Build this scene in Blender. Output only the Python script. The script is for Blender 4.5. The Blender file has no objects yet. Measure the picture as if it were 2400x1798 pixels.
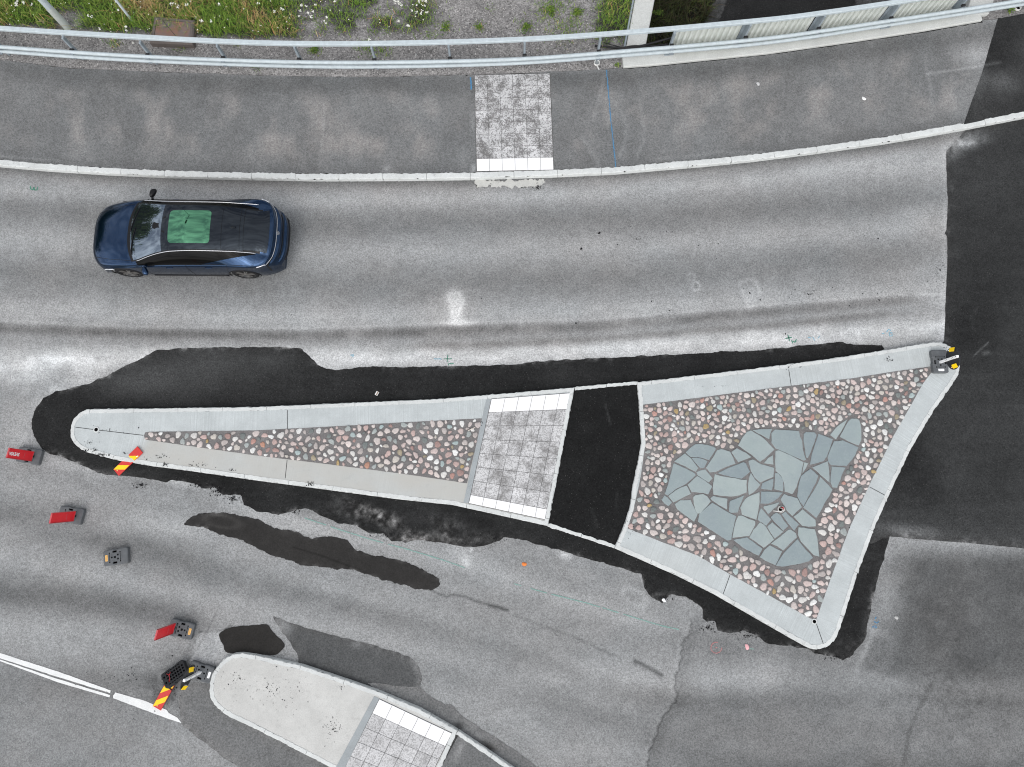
import bpy, math, random
import numpy as np
from mathutils import Vector, Matrix
from mathutils.geometry import tessellate_polygon

random.seed(7)
RNG = np.random.default_rng(7)
scene = bpy.context.scene
COL = scene.collection

# ------------------------------------------------------------------ camera
FPX, HC, TH = 1664.0, 18.18, math.radians(9.5)
CT, ST = math.cos(TH), math.sin(TH)

def un(u, v, z=0.0):
    """photo coordinates (2400 wide) -> point of the horizontal plane at height z"""
    dx = (u - 1200.0) / FPX
    dy = (899.0 - v) / FPX
    t = (HC - z) / (CT - dy * ST)
    return dx * t, (dy * CT + ST) * t

def unp(pts, z=0.0):
    return [un(p[0], p[1], z) for p in pts]

def pj(X, Y, Z=0.0):
    d = Y * ST - (Z - HC) * CT
    return 1200.0 + FPX * X / d, 899.0 - FPX * (Y * CT + (Z - HC) * ST) / d

def Z0(cx, cy, pts, s=3.6817):
    return [(cx + x / s, cy + y / s) for x, y in pts]

cam_d = bpy.data.cameras.new('camera')
cam_d.sensor_width = 36.0
cam_d.lens = 36.0 * FPX / 2400.0
cam_d.clip_end = 2000.0
cam = bpy.data.objects.new('camera', cam_d)
COL.objects.link(cam)
cam.location = (0, 0, HC)
cam.rotation_euler = (TH, 0, 0)
scene.camera = cam

# ------------------------------------------------------------------ numeric helpers
def _hash(ix, iy, seed):
    h = (ix.astype(np.int64) * 374761393 + iy.astype(np.int64) * 668265263 + seed * 1442695041) & 0xFFFFFFFF
    h = ((h ^ (h >> 13)) * 1274126177) & 0xFFFFFFFF
    h = (h ^ (h >> 16)) & 0xFFFFFFFF
    return h.astype(np.float64) / 4294967295.0

def vn(x, y, seed=0):
    x = np.asarray(x, float); y = np.asarray(y, float)
    ix = np.floor(x); iy = np.floor(y)
    fx = x - ix; fy = y - iy
    fx = fx * fx * (3 - 2 * fx); fy = fy * fy * (3 - 2 * fy)
    a = _hash(ix, iy, seed); b = _hash(ix + 1, iy, seed)
    c = _hash(ix, iy + 1, seed); d = _hash(ix + 1, iy + 1, seed)
    return (a * (1 - fx) + b * fx) * (1 - fy) + (c * (1 - fx) + d * fx) * fy

def fbm(x, y, seed=0, o=4):
    r = 0.0; a = 0.5; t = 0.0
    for i in range(o):
        r = r + a * vn(x * 2 ** i + 17.3 * i, y * 2 ** i - 9.1 * i, seed + i * 31)
        t += a; a *= 0.55
    return r / t - 0.5

def sstep(a, b, x):
    t = np.clip((x - a) / (b - a), 0, 1)
    return t * t * (3 - 2 * t)

def pip(P, poly):
    x = P[:, 0]; y = P[:, 1]
    ins = np.zeros(len(P), bool)
    n = len(poly)
    for i in range(n):
        x0, y0 = poly[i]; x1, y1 = poly[(i + 1) % n]
        if y0 == y1: continue
        c = (y0 > y) != (y1 > y)
        xi = (x1 - x0) * (y - y0) / (y1 - y0) + x0
        ins ^= c & (x < xi)
    return ins

def closest(P, path, closed=True):
    """closest point of a polyline, its distance and its arc length"""
    n = len(path)
    best = np.full(len(P), 1e9); C = np.zeros_like(P); A = np.zeros(len(P))
    acc = 0.0
    for i in range(n if closed else n - 1):
        a = np.array(path[i]); b = np.array(path[(i + 1) % n])
        d = b - a; L = math.hypot(*d)
        if L < 1e-9: continue
        t = np.clip(((P - a) @ d) / (L * L), 0, 1)
        q = a + t[:, None] * d
        dd = np.hypot(*(P - q).T)
        m = dd < best
        best[m] = dd[m]; C[m] = q[m]; A[m] = acc + t[m] * L
        acc += L
    return C, best, A

def resample(path, step, closed=False):
    pts = [np.array(p, float) for p in path]
    if closed: pts.append(pts[0])
    out = []
    for a, b in zip(pts[:-1], pts[1:]):
        L = np.linalg.norm(b - a); k = max(1, int(L / step + 0.5))
        for i in range(k): out.append(a + (b - a) * i / k)
    if not closed: out.append(pts[-1])
    return out

def smooth_path(path, closed=False, n=6):
    """Catmull-Rom through the points"""
    P = [np.array(p, float) for p in path]
    N = len(P); out = []
    rng = range(N) if closed else range(N - 1)
    for i in rng:
        p0 = P[(i - 1) % N] if closed or i > 0 else 2 * P[0] - P[1]
        p1 = P[i]; p2 = P[(i + 1) % N]
        p3 = P[(i + 2) % N] if closed or i + 2 < N else 2 * P[-1] - P[-2]
        for k in range(n):
            t = k / n
            out.append(0.5 * ((2 * p1) + (-p0 + p2) * t + (2 * p0 - 5 * p1 + 4 * p2 - p3) * t * t + (-p0 + 3 * p1 - 3 * p2 + p3) * t ** 3))
    if not closed: out.append(P[-1])
    return out

def offset(path, d, closed=True):
    """shift a polyline to its left by d (mitred)"""
    P = [np.array(p, float)[:2] for p in path]; N = len(P); out = []
    for i in range(N):
        a = P[i - 1] if closed or i > 0 else None
        b = P[(i + 1) % N] if closed or i < N - 1 else None
        t1 = (P[i] - a) if a is not None else (b - P[i])
        t2 = (b - P[i]) if b is not None else t1
        t1 = t1 / (np.linalg.norm(t1) + 1e-12); t2 = t2 / (np.linalg.norm(t2) + 1e-12)
        n1 = np.array((-t1[1], t1[0])); n2 = np.array((-t2[1], t2[0]))
        m = n1 + n2; L = np.linalg.norm(m)
        m = m / L if L > 1e-6 else n1
        out.append(P[i] + m * d / max(0.5, float(m @ n1)))
    return out

def area(path):
    s = 0
    for i in range(len(path)):
        a = path[i - 1]; b = path[i]
        s += a[0] * b[1] - b[0] * a[1]
    return s / 2

def ccw(path):
    return list(path) if area(path) > 0 else list(path)[::-1]

def pchip(xs, ys, x):
    xs = np.array(xs, float); ys = np.array(ys, float)
    h = np.diff(xs); d = np.diff(ys) / h
    m = np.zeros(len(xs))
    for i in range(1, len(xs) - 1):
        if d[i - 1] * d[i] > 0:
            w1 = 2 * h[i] + h[i - 1]; w2 = h[i] + 2 * h[i - 1]
            m[i] = (w1 + w2) / (w1 / d[i - 1] + w2 / d[i])
    m[0] = d[0]; m[-1] = d[-1]
    x = np.clip(x, xs[0], xs[-1])
    k = np.clip(np.searchsorted(xs, x) - 1, 0, len(h) - 1)
    t = (x - xs[k]) / h[k]
    return ((1 + 2 * t) * (1 - t) ** 2 * ys[k] + t * (1 - t) ** 2 * h[k] * m[k] + t * t * (3 - 2 * t) * ys[k + 1] + t * t * (t - 1) * h[k] * m[k + 1])

KLIGHT = 1.25      # picture value of a white matt surface lying flat
def lin(s):
    s = np.clip(np.asarray(s, float) / 255.0, 0, 1)
    return np.where(s <= 0.04045, s / 12.92, ((s + 0.055) / 1.055) ** 2.4)
def alb(s):
    return np.clip(lin(s) / KLIGHT, 0.004, 0.85)
def albc(r, g, b):
    return tuple(float(alb(c)) for c in (r, g, b))

# ------------------------------------------------------------------ object helpers
def tag(o, label=None, cat=None, group=None, kind=None):
    if label: o['label'] = label
    if cat: o['category'] = cat
    if group: o['group'] = group
    if kind: o['kind'] = kind
    return o

def empty(name, loc=(0, 0, 0), rot=(0, 0, 0)):
    o = bpy.data.objects.new(name, None)
    COL.objects.link(o)
    o.location = loc; o.rotation_euler = rot
    o.empty_display_size = 0.1
    return o

def wloc(p):
    l = Vector((0, 0, 0))
    while p is not None:
        l += p.location; p = p.parent
    return l

def mobj(name, V, F, mat, parent=None, smooth=False, world=False, attrs=None):
    """one mesh object; world=True: V is given in world space and the parent chain is not rotated"""
    V = np.asarray(V, float).reshape(-1, 3)
    if world and parent is not None:
        V = V - np.array(wloc(parent))
    me = bpy.data.meshes.new(name)
    if isinstance(F, np.ndarray):
        k = F.shape[1]; nf = len(F)
        me.vertices.add(len(V)); me.vertices.foreach_set('co', V.astype(np.float32).ravel())
        me.loops.add(nf * k); me.loops.foreach_set('vertex_index', F.astype(np.int32).ravel())
        me.polygons.add(nf)
        me.polygons.foreach_set('loop_start', np.arange(0, nf * k, k, dtype=np.int32))
        me.polygons.foreach_set('loop_total', np.full(nf, k, np.int32))
        me.update(calc_edges=True)
    else:
        me.from_pydata([tuple(v) for v in V], [], F)
        me.update()
    if smooth:
        me.polygons.foreach_set('use_smooth', np.ones(len(me.polygons), bool))
    for k, a in (attrs or {}).items():
        a = np.asarray(a, np.float32)
        if a.ndim == 1:
            at = me.attributes.new(k, 'FLOAT', 'POINT'); at.data.foreach_set('value', a)
        else:
            at = me.attributes.new(k, 'FLOAT_COLOR', 'POINT')
            at.data.foreach_set('color', np.c_[a, np.ones(len(a))].astype(np.float32).ravel())
    if mat is not None: me.materials.append(mat)
    o = bpy.data.objects.new(name, me)
    COL.objects.link(o)
    if parent is not None: o.parent = parent
    return o

class MB:
    """collects simple solids; build() links them as one mesh"""
    def __init__(s): s.V = []; s.F = []
    def add(s, V, F):
        b = len(s.V); s.V += [tuple(v) for v in V]; s.F += [tuple(i + b for i in f) for f in F]; return s
    def box(s, c, size, R=None, bev=0.0):
        x, y, z = (d / 2 for d in size)
        if bev > 0:
            b = bev
            ring = lambda zz, k: [(-x + k, -y + b, zz), (-x + b, -y + k, zz), (x - b, -y + k, zz), (x - k, -y + b, zz), (x - k, y - b, zz), (x - b, y - k, zz), (-x + b, y - k, zz), (-x + k, y - b, zz)]
            V = ring(-z, 0) + ring(z - b, 0) + ring(z, b)
            F = [tuple(range(7, -1, -1)), tuple(range(16, 24))]
            for r in (0, 8):
                for i in range(8): F.append((r + i, r + (i + 1) % 8, r + 8 + (i + 1) % 8, r + 8 + i))
        else:
            V = [(-x, -y, -z), (x, -y, -z), (x, y, -z), (-x, y, -z), (-x, -y, z), (x, -y, z), (x, y, z), (-x, y, z)]
            F = [(3, 2, 1, 0), (4, 5, 6, 7), (0, 1, 5, 4), (1, 2, 6, 5), (2, 3, 7, 6), (3, 0, 4, 7)]
        V = [Vector(v) for v in V]
        if R is not None: V = [R @ v for v in V]
        return s.add([v + Vector(c) for v in V], F)
    def tube(s, path, r, n=8, cap=True, rs=None):
        P = [Vector(p) for p in path]; V = []; F = []
        up0 = Vector((0, 0, 1))
        for i, p in enumerate(P):
            t = (P[min(i + 1, len(P) - 1)] - P[max(i - 1, 0)]).normalized()
            a = t.cross(up0)
            if a.length < 0.05: a = t.cross(Vector((0, 1, 0)))
            a.normalize(); b = a.cross(t)
            rr = rs[i] if rs else r
            for k in range(n):
                w = 2 * math.pi * k / n
                V.append(p + (a * math.cos(w) + b * math.sin(w)) * rr)
        for i in range(len(P) - 1):
            for k in range(n):
                F.append((i * n + k, i * n + (k + 1) % n, (i + 1) * n + (k + 1) % n, (i + 1) * n + k))
        if cap:
            F.append(tuple(range(n - 1, -1, -1))); F.append(tuple((len(P) - 1) * n + k for k in range(n)))
        return s.add(V, F)
    def rectsweep(s, path, w, h, lean=0.0):
        P = [Vector(p) for p in path]; V = []; F = []
        for i, p in enumerate(P):
            t = (P[min(i + 1, len(P) - 1)] - P[max(i - 1, 0)]).normalized()
            a = Vector((t.y, -t.x, 0)).normalized(); b = Vector((0, 0, 1))
            e = 0.012
            for (q, r) in ((-w / 2, -h / 2), (w / 2, -h / 2), (w / 2, h / 2 - e), (w / 2 - e, h / 2), (-w / 2 + e, h / 2), (-w / 2, h / 2 - e)):
                V.append(p + a * q + b * r)
        for i in range(len(P) - 1):
            for k in range(6):
                F.append((i * 6 + k, i * 6 + (k + 1) % 6, (i + 1) * 6 + (k + 1) % 6, (i + 1) * 6 + k))
        F.append((5, 4, 3, 2, 1, 0)); F.append(tuple((len(P) - 1) * 6 + k for k in range(6)))
        return s.add(V, F)
    def lathe(s, prof, c=(0, 0, 0), n=24, R=None):
        V = []; F = []; m = len(prof)
        for k in range(n):
            w = 2 * math.pi * k / n
            for r, z in prof:
                v = Vector((r * math.cos(w), r * math.sin(w), z))
                if R is not None: v = R @ v
                V.append(v + Vector(c))
        for k in range(n):
            for i in range(m - 1):
                a = k * m + i; b = ((k + 1) % n) * m + i
                F.append((a, b, b + 1, a + 1))
        return s.add(V, F)
    def prism(s, poly, z0, z1, T=None):
        n = len(poly); poly = ccw(poly)
        V = [Vector((p[0], p[1], z0)) for p in poly] + [Vector((p[0], p[1], z1)) for p in poly]
        if T is not None: V = [T @ v for v in V]
        F = [tuple(range(n - 1, -1, -1)), tuple(range(n, 2 * n))]
        for i in range(n): F.append((i, (i + 1) % n, n + (i + 1) % n, n + i))
        return s.add(V, F)
    def build(s, name, mat, parent=None, smooth=False, world=False):
        return mobj(name, s.V, s.F, mat, parent, smooth, world)

def sheet(name, poly, z, sp, mat, field=None, jit=0.0, jsc=8.0, parent=None, world=True, edges=None, zf=None):
    """flat sheet filling a world-space polygon with a fine grid, its outline snapped to the (roughened) polygon"""
    poly = [(float(p[0]), float(p[1])) for p in poly]
    A = np.array(poly)
    x0, y0 = A.min(0) - 2 * sp; x1, y1 = A.max(0) + 2 * sp
    nx = int((x1 - x0) / sp) + 2; ny = int((y1 - y0) / sp) + 2
    gx, gy = np.meshgrid(x0 + sp * np.arange(nx), y0 + sp * np.arange(ny))
    P = np.c_[gx.ravel(), gy.ravel()]
    W = P.copy()
    if jit > 0:
        W[:, 0] += jit * 2 * fbm(P[:, 0] * jsc, P[:, 1] * jsc, 5, 4)
        W[:, 1] += jit * 2 * fbm(P[:, 0] * jsc + 50, P[:, 1] * jsc, 9, 4)
    ins = pip(W, poly)
    I = ins.reshape(ny, nx)
    keep = I[:-1, :-1] | I[1:, :-1] | I[:-1, 1:] | I[1:, 1:]
    idx = np.arange(nx * ny).reshape(ny, nx)
    q = np.c_[idx[:-1, :-1][keep], idx[:-1, 1:][keep], idx[1:, 1:][keep], idx[1:, :-1][keep]]
    used = np.unique(q)
    remap = np.full(nx * ny, -1); remap[used] = np.arange(len(used))
    q = remap[q]
    P = P[used]; W = W[used]; out = ~ins[used]
    if out.any():
        C, d, _ = closest(W[out], poly)
        P[out] += C - W[out]
    zz = np.full(len(P), z) if zf is None else zf(P[:, 0], P[:, 1])
    V = np.c_[P, zz]
    attrs = field(P[:, 0], P[:, 1], z) if field else None
    if parent is None: world = False
    return mobj(name, V, q, mat, parent, False, world, attrs)

# ------------------------------------------------------------------ materials
class NT:
    def __init__(s, name):
        m = bpy.data.materials.new(name); m.use_nodes = True
        s.m = m; s.t = m.node_tree; s.b = s.t.nodes['Principled BSDF']
    def n(s, typ, **kw):
        nd = s.t.nodes.new(typ)
        for k, v in kw.items(): setattr(nd, k, v)
        return nd
    def l(s, a, b): s.t.links.new(a, b)
    def set(s, **kw):
        for k, v in kw.items():
            i = s.b.inputs[k.replace('_', ' ')]
            i.default_value = v if not isinstance(v, tuple) or len(v) == 4 else (*v, 1)
        return s
    def pos(s, scale=None):
        g = s.n('ShaderNodeNewGeometry').outputs['Position']
        if scale is None: return g
        v = s.n('ShaderNodeVectorMath', operation='MULTIPLY'); s.l(g, v.inputs[0]); v.inputs[1].default_value = scale
        return v.outputs[0]
    def obj(s): return s.n('ShaderNodeTexCoord').outputs['Object']
    def noise(s, scale, detail=3, rough=0.55, vec=None, dim='3D'):
        n = s.n('ShaderNodeTexNoise'); n.noise_dimensions = dim
        n.inputs['Scale'].default_value = scale; n.inputs['Detail'].default_value = detail; n.inputs['Roughness'].default_value = rough
        if dim == '1D': s.l(vec, n.inputs['W'])
        else: s.l(vec if vec is not None else s.pos(), n.inputs['Vector'])
        return n.outputs['Fac']
    def vor(s, scale, vec=None, out='Distance', rnd=1.0):
        n = s.n('ShaderNodeTexVoronoi'); n.inputs['Scale'].default_value = scale; n.inputs['Randomness'].default_value = rnd
        s.l(vec if vec is not None else s.pos(), n.inputs['Vector'])
        return n.outputs[out]
    def mr(s, x, a, b, c, d, clamp=True, smooth=False):
        n = s.n('ShaderNodeMapRange'); n.clamp = clamp
        if smooth: n.interpolation_type = 'SMOOTHSTEP'
        for i, v in zip((1, 2, 3, 4), (a, b, c, d)): n.inputs[i].default_value = v
        s.l(x, n.inputs[0]); return n.outputs[0]
    def ma(s, op, a, b=None):
        n = s.n('ShaderNodeMath', operation=op)
        for i, v in enumerate((a, b)):
            if v is None: continue
            if isinstance(v, (int, float)): n.inputs[i].default_value = v
            else: s.l(v, n.inputs[i])
        return n.outputs[0]
    def at(s, name, col=False):
        n = s.n('ShaderNodeAttribute'); n.attribute_name = name
        return n.outputs['Color' if col else 'Fac']
    def mix(s, f, a, b, mode='MIX'):
        n = s.n('ShaderNodeMix', data_type='RGBA', blend_type=mode)
        for i, v in ((0, f), (6, a), (7, b)):
            if isinstance(v, (int, float)): n.inputs[i].default_value = v
            elif isinstance(v, tuple): n.inputs[i].default_value = (*v[:3], 1)
            else: s.l(v, n.inputs[i])
        return n.outputs[2]
    def grey(s, x):
        n = s.n('ShaderNodeCombineColor')
        for i in range(3): s.l(x, n.inputs[i])
        return n.outputs[0]
    def col(s, c): s.l(c, s.b.inputs['Base Color']); return s
    def rough(s, c): s.l(c, s.b.inputs['Roughness']); return s
    def bump(s, h, strength=0.3, dist=0.01):
        b = s.n('ShaderNodeBump'); b.inputs['Strength'].default_value = strength; b.inputs['Distance'].default_value = dist
        s.l(h, b.inputs['Height']); s.l(b.outputs[0], s.b.inputs['Normal']); return s

def asphalt_mat(name, amp=0.5, fleck=0.0, cool=(0.970, 1.0, 1.003), scl=30.0, spec=0.15, rough=0.85):
    t = NT(name); t.set(Roughness=rough, Specular_IOR_Level=spec)
    tone = t.at('tone'); warm = t.at('warm')
    g1 = t.noise(scl, 2, 0.7); g2 = t.noise(scl * 3.1, 2, 0.6)
    cell = t.n('ShaderNodeSeparateColor'); t.l(t.vor(scl * 1.25, out='Color'), cell.inputs[0])
    g = t.ma('ADD', t.ma('ADD', t.ma('MULTIPLY', g1, 0.40), t.ma('MULTIPLY', g2, 0.30)), t.mr(cell.outputs[0], 0, 1, .05, .25))
    k = t.mr(g, 0.28, 0.72, 1 - amp, 1 + amp, clamp=False)
    big = t.mr(t.noise(3.2, 5, 0.6), 0.3, 0.7, 0.94, 1.06)
    v = t.ma('MULTIPLY', t.ma('MULTIPLY', tone, k), big)
    v = t.ma('MAXIMUM', v, 0.003)
    c = t.grey(v)
    c = t.mix(1.0, c, t.mix(warm, cool, (1.035, 1.0, 0.965)), 'MULTIPLY')
    if fleck > 0:
        d = t.vor(48.0); r = t.vor(48.0, out='Color')
        sx = t.n('ShaderNodeSeparateColor'); t.l(r, sx.inputs[0])
        on = t.ma('MULTIPLY', t.ma('LESS_THAN', d, 0.22), t.ma('GREATER_THAN', sx.outputs[0], 1 - fleck))
        c = t.mix(t.ma('MULTIPLY', on, 0.7), c, (0.24, 0.23, 0.22))
    t.col(c)
    t.bump(g, 0.35, 0.006)
    return t.m

def plain(name, c, rough=0.6, spec=0.4, metal=0.0, var=0.06, nsc=14.0, bump=0.0, dirt=0.0, coat=0.0):
    t = NT(name); t.set(Roughness=rough, Specular_IOR_Level=spec, Metallic=metal, Coat_Weight=coat, Coat_Roughness=0.03)
    n = t.noise(nsc, 4, 0.6, t.obj())
    col = t.mix(1.0, c, t.grey(t.mr(n, 0.3, 0.7, 1 - var, 1 + var)), 'MULTIPLY')
    if dirt > 0:
        d = t.mr(t.noise(5.0, 6, 0.7, t.obj()), 0.5, 0.75, 0, dirt)
        col = t.mix(d, col, (0.10, 0.09, 0.08))
    t.col(col)
    if bump: t.bump(t.noise(nsc * 6, 3, 0.6, t.obj()), bump, 0.004)
    return t.m

def stone_mat(name, c, speck=0.35, warmv=0.0, streak=0.0, dirt=0.3, gsc=60.0):
    """pale concrete or granite: fine grain, dark grit specks, blotches, brushed streaks across the edge"""
    t = NT(name); t.set(Roughness=0.85, Specular_IOR_Level=0.2)
    g = t.noise(gsc, 3, 0.7)
    col = t.mix(1.0, c, t.grey(t.mr(g, 0.3, 0.7, 0.88, 1.12)), 'MULTIPLY')
    b = t.mr(t.noise(2.2, 5, 0.65), 0.35, 0.7, 0.90, 1.05)
    col = t.mix(1.0, col, t.grey(b), 'MULTIPLY')
    if streak > 0:
        al = t.at('along')
        s1 = t.noise(30.0, 5, 0.75, al, '1D')
        pp = t.noise(1.1, 3, 0.6)
        k = t.ma('MULTIPLY', t.mr(s1, 0.3, 0.7, -streak, streak), t.mr(pp, 0.35, 0.65, 0.2, 1.3))
        col = t.mix(1.0, col, t.grey(t.ma('ADD', k, 1.0)), 'MULTIPLY')
    if warmv > 0:
        w = t.at('warm')
        col = t.mix(w, col, tuple(x * y for x, y in zip(c, (0.93, 0.86, 0.80))))
    if dirt > 0:
        d = t.mr(t.noise(6.0, 6, 0.75), 0.56, 0.72, 0, dirt)
        col = t.mix(d, col, tuple(x * 0.55 for x in c))
    if speck > 0:
        sp = t.mr(t.noise(75.0, 2, 0.5), 0.68, 0.74, 0, 1)
        m = t.mr(t.noise(1.7, 4, 0.7), 0.42, 0.66, 0.0, speck)
        col = t.mix(t.ma('MULTIPLY', sp, m), col, (0.06, 0.055, 0.05))
    t.col(col); t.bump(g, 0.3, 0.004)
    return t.m

M_ROAD = asphalt_mat("worn_asphalt", 0.52)
M_PAVE = asphalt_mat("pavement_asphalt", 0.46, fleck=0.10, scl=28)
M_NEW = asphalt_mat('new_asphalt', 0.55, fleck=0.035, spec=0.08, rough=0.9)
M_WET = asphalt_mat('damp_asphalt', 0.30, cool=(1.06, 1.0, 0.92), spec=0.12, rough=0.8)
M_GRAVEL = asphalt_mat('gravel', 0.75, fleck=0.3, scl=24, cool=(1.03, 1.0, 0.98))
M_CONC = stone_mat('brushed_concrete', albc(199, 205, 205), streak=0.11, warmv=1.0, dirt=0.2, speck=0.4)
M_KERB = stone_mat('kerb_granite', albc(221, 224, 222), speck=0.8, dirt=0.7)
M_KERBD = stone_mat('dusty_concrete', albc(170, 176, 178), speck=0.3, dirt=0.4)
M_BEAM = stone_mat('cast_concrete', albc(214, 216, 212), speck=0.15, dirt=0.3, gsc=30)
M_JOINT = plain('dark_joint', (0.03, 0.03, 0.03), 0.9, 0.1)
M_GALV = plain('galvanised_steel', albc(200, 211, 215), 0.5, 0.4, 0.0, 0.10, 9.0, dirt=0.10)
M_GALVD = plain('weathered_galvanised_steel', (0.27, 0.31, 0.34), 0.5, 0.5, 0.1, 0.14, 7.0, dirt=0.2)
M_BLACK = plain('black_plastic', (0.012, 0.012, 0.013), 0.5, 0.4)
M_RUB = plain('rubber', (0.105, 0.112, 0.118), 0.8, 0.25, var=0.18, nsc=9, bump=0.2, dirt=0.25)
M_RUBD = plain('dark_rubber', (0.022, 0.023, 0.025), 0.75, 0.3, var=0.2)
M_HOLE = plain('deep_hole', (0.004, 0.004, 0.004), 0.9, 0.0)
M_RED = plain('red_sheeting', (0.72, 0.018, 0.028), 0.4, 0.4, var=0.10, nsc=5, dirt=0.08)
M_RED2 = plain('pale_red_plastic', (0.50, 0.07, 0.08), 0.45, 0.4, var=0.08)
M_YEL = plain('yellow_sheeting', (0.85, 0.56, 0.0), 0.4, 0.4, var=0.05)
M_YELO = plain('orange_sticker', (0.72, 0.42, 0.13), 0.5, 0.4, var=0.12, nsc=60)
M_WHITE = plain('white_enamel', (0.84, 0.85, 0.85), 0.5, 0.4, var=0.05)
# ================================================================== GROUND FIELDS
def gb(u, v, pts, sig, amp):
    """soft band along a curve y(x) of the photo"""
    xs, ys = zip(*pts)
    return amp * np.exp(-((v - np.interp(u, xs, ys)) / sig) ** 2)

def bl(u, v, cx, cy, rx, ry, amp, rot=0.0):
    c, s = math.cos(math.radians(rot)), math.sin(math.radians(rot))
    a = ((u - cx) * c + (v - cy) * s) / rx; b = (-(u - cx) * s + (v - cy) * c) / ry
    return amp * np.exp(-(a * a + b * b))

def ring(u, v, cx, cy, rx, ry, w, amp, rot=0.0):
    c, s = math.cos(math.radians(rot)), math.sin(math.radians(rot))
    a = ((u - cx) * c + (v - cy) * s) / rx; b = (-(u - cx) * s + (v - cy) * c) / ry
    return amp * np.exp(-((np.sqrt(a * a + b * b) - 1) * min(rx, ry) / w) ** 2)

def ln(u, v, pts, w, amp):
    r = np.zeros(len(u))
    x0 = min(p[0] for p in pts) - 4 * w; x1 = max(p[0] for p in pts) + 4 * w
    y0 = min(p[1] for p in pts) - 4 * w; y1 = max(p[1] for p in pts) + 4 * w
    m = (u > x0) & (u < x1) & (v > y0) & (v < y1)
    if m.any():
        _, d, _ = closest(np.c_[u[m], v[m]], pts, False)
        r[m] = amp * np.exp(-(d / w) ** 2)
    return r

KF = [(-60, 389), (0, 392.5), (108.6, 401.4), (244.5, 408.8), (353, 414.2), (461.7, 418.3), (600, 421.5), (744, 425), (844.5, 425.6), (942, 424.3), (1113, 421.8), (1200, 418.8), (1298, 415.6), (1341, 412.3), (1442, 406), (1561, 396.5), (1651, 387), (1759.5, 377), (1800, 373.5), (1908.6, 360), (2071.6, 339.5), (2147.7, 326), (2261.7, 307), (2400, 282.5), (2480, 267)]

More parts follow.
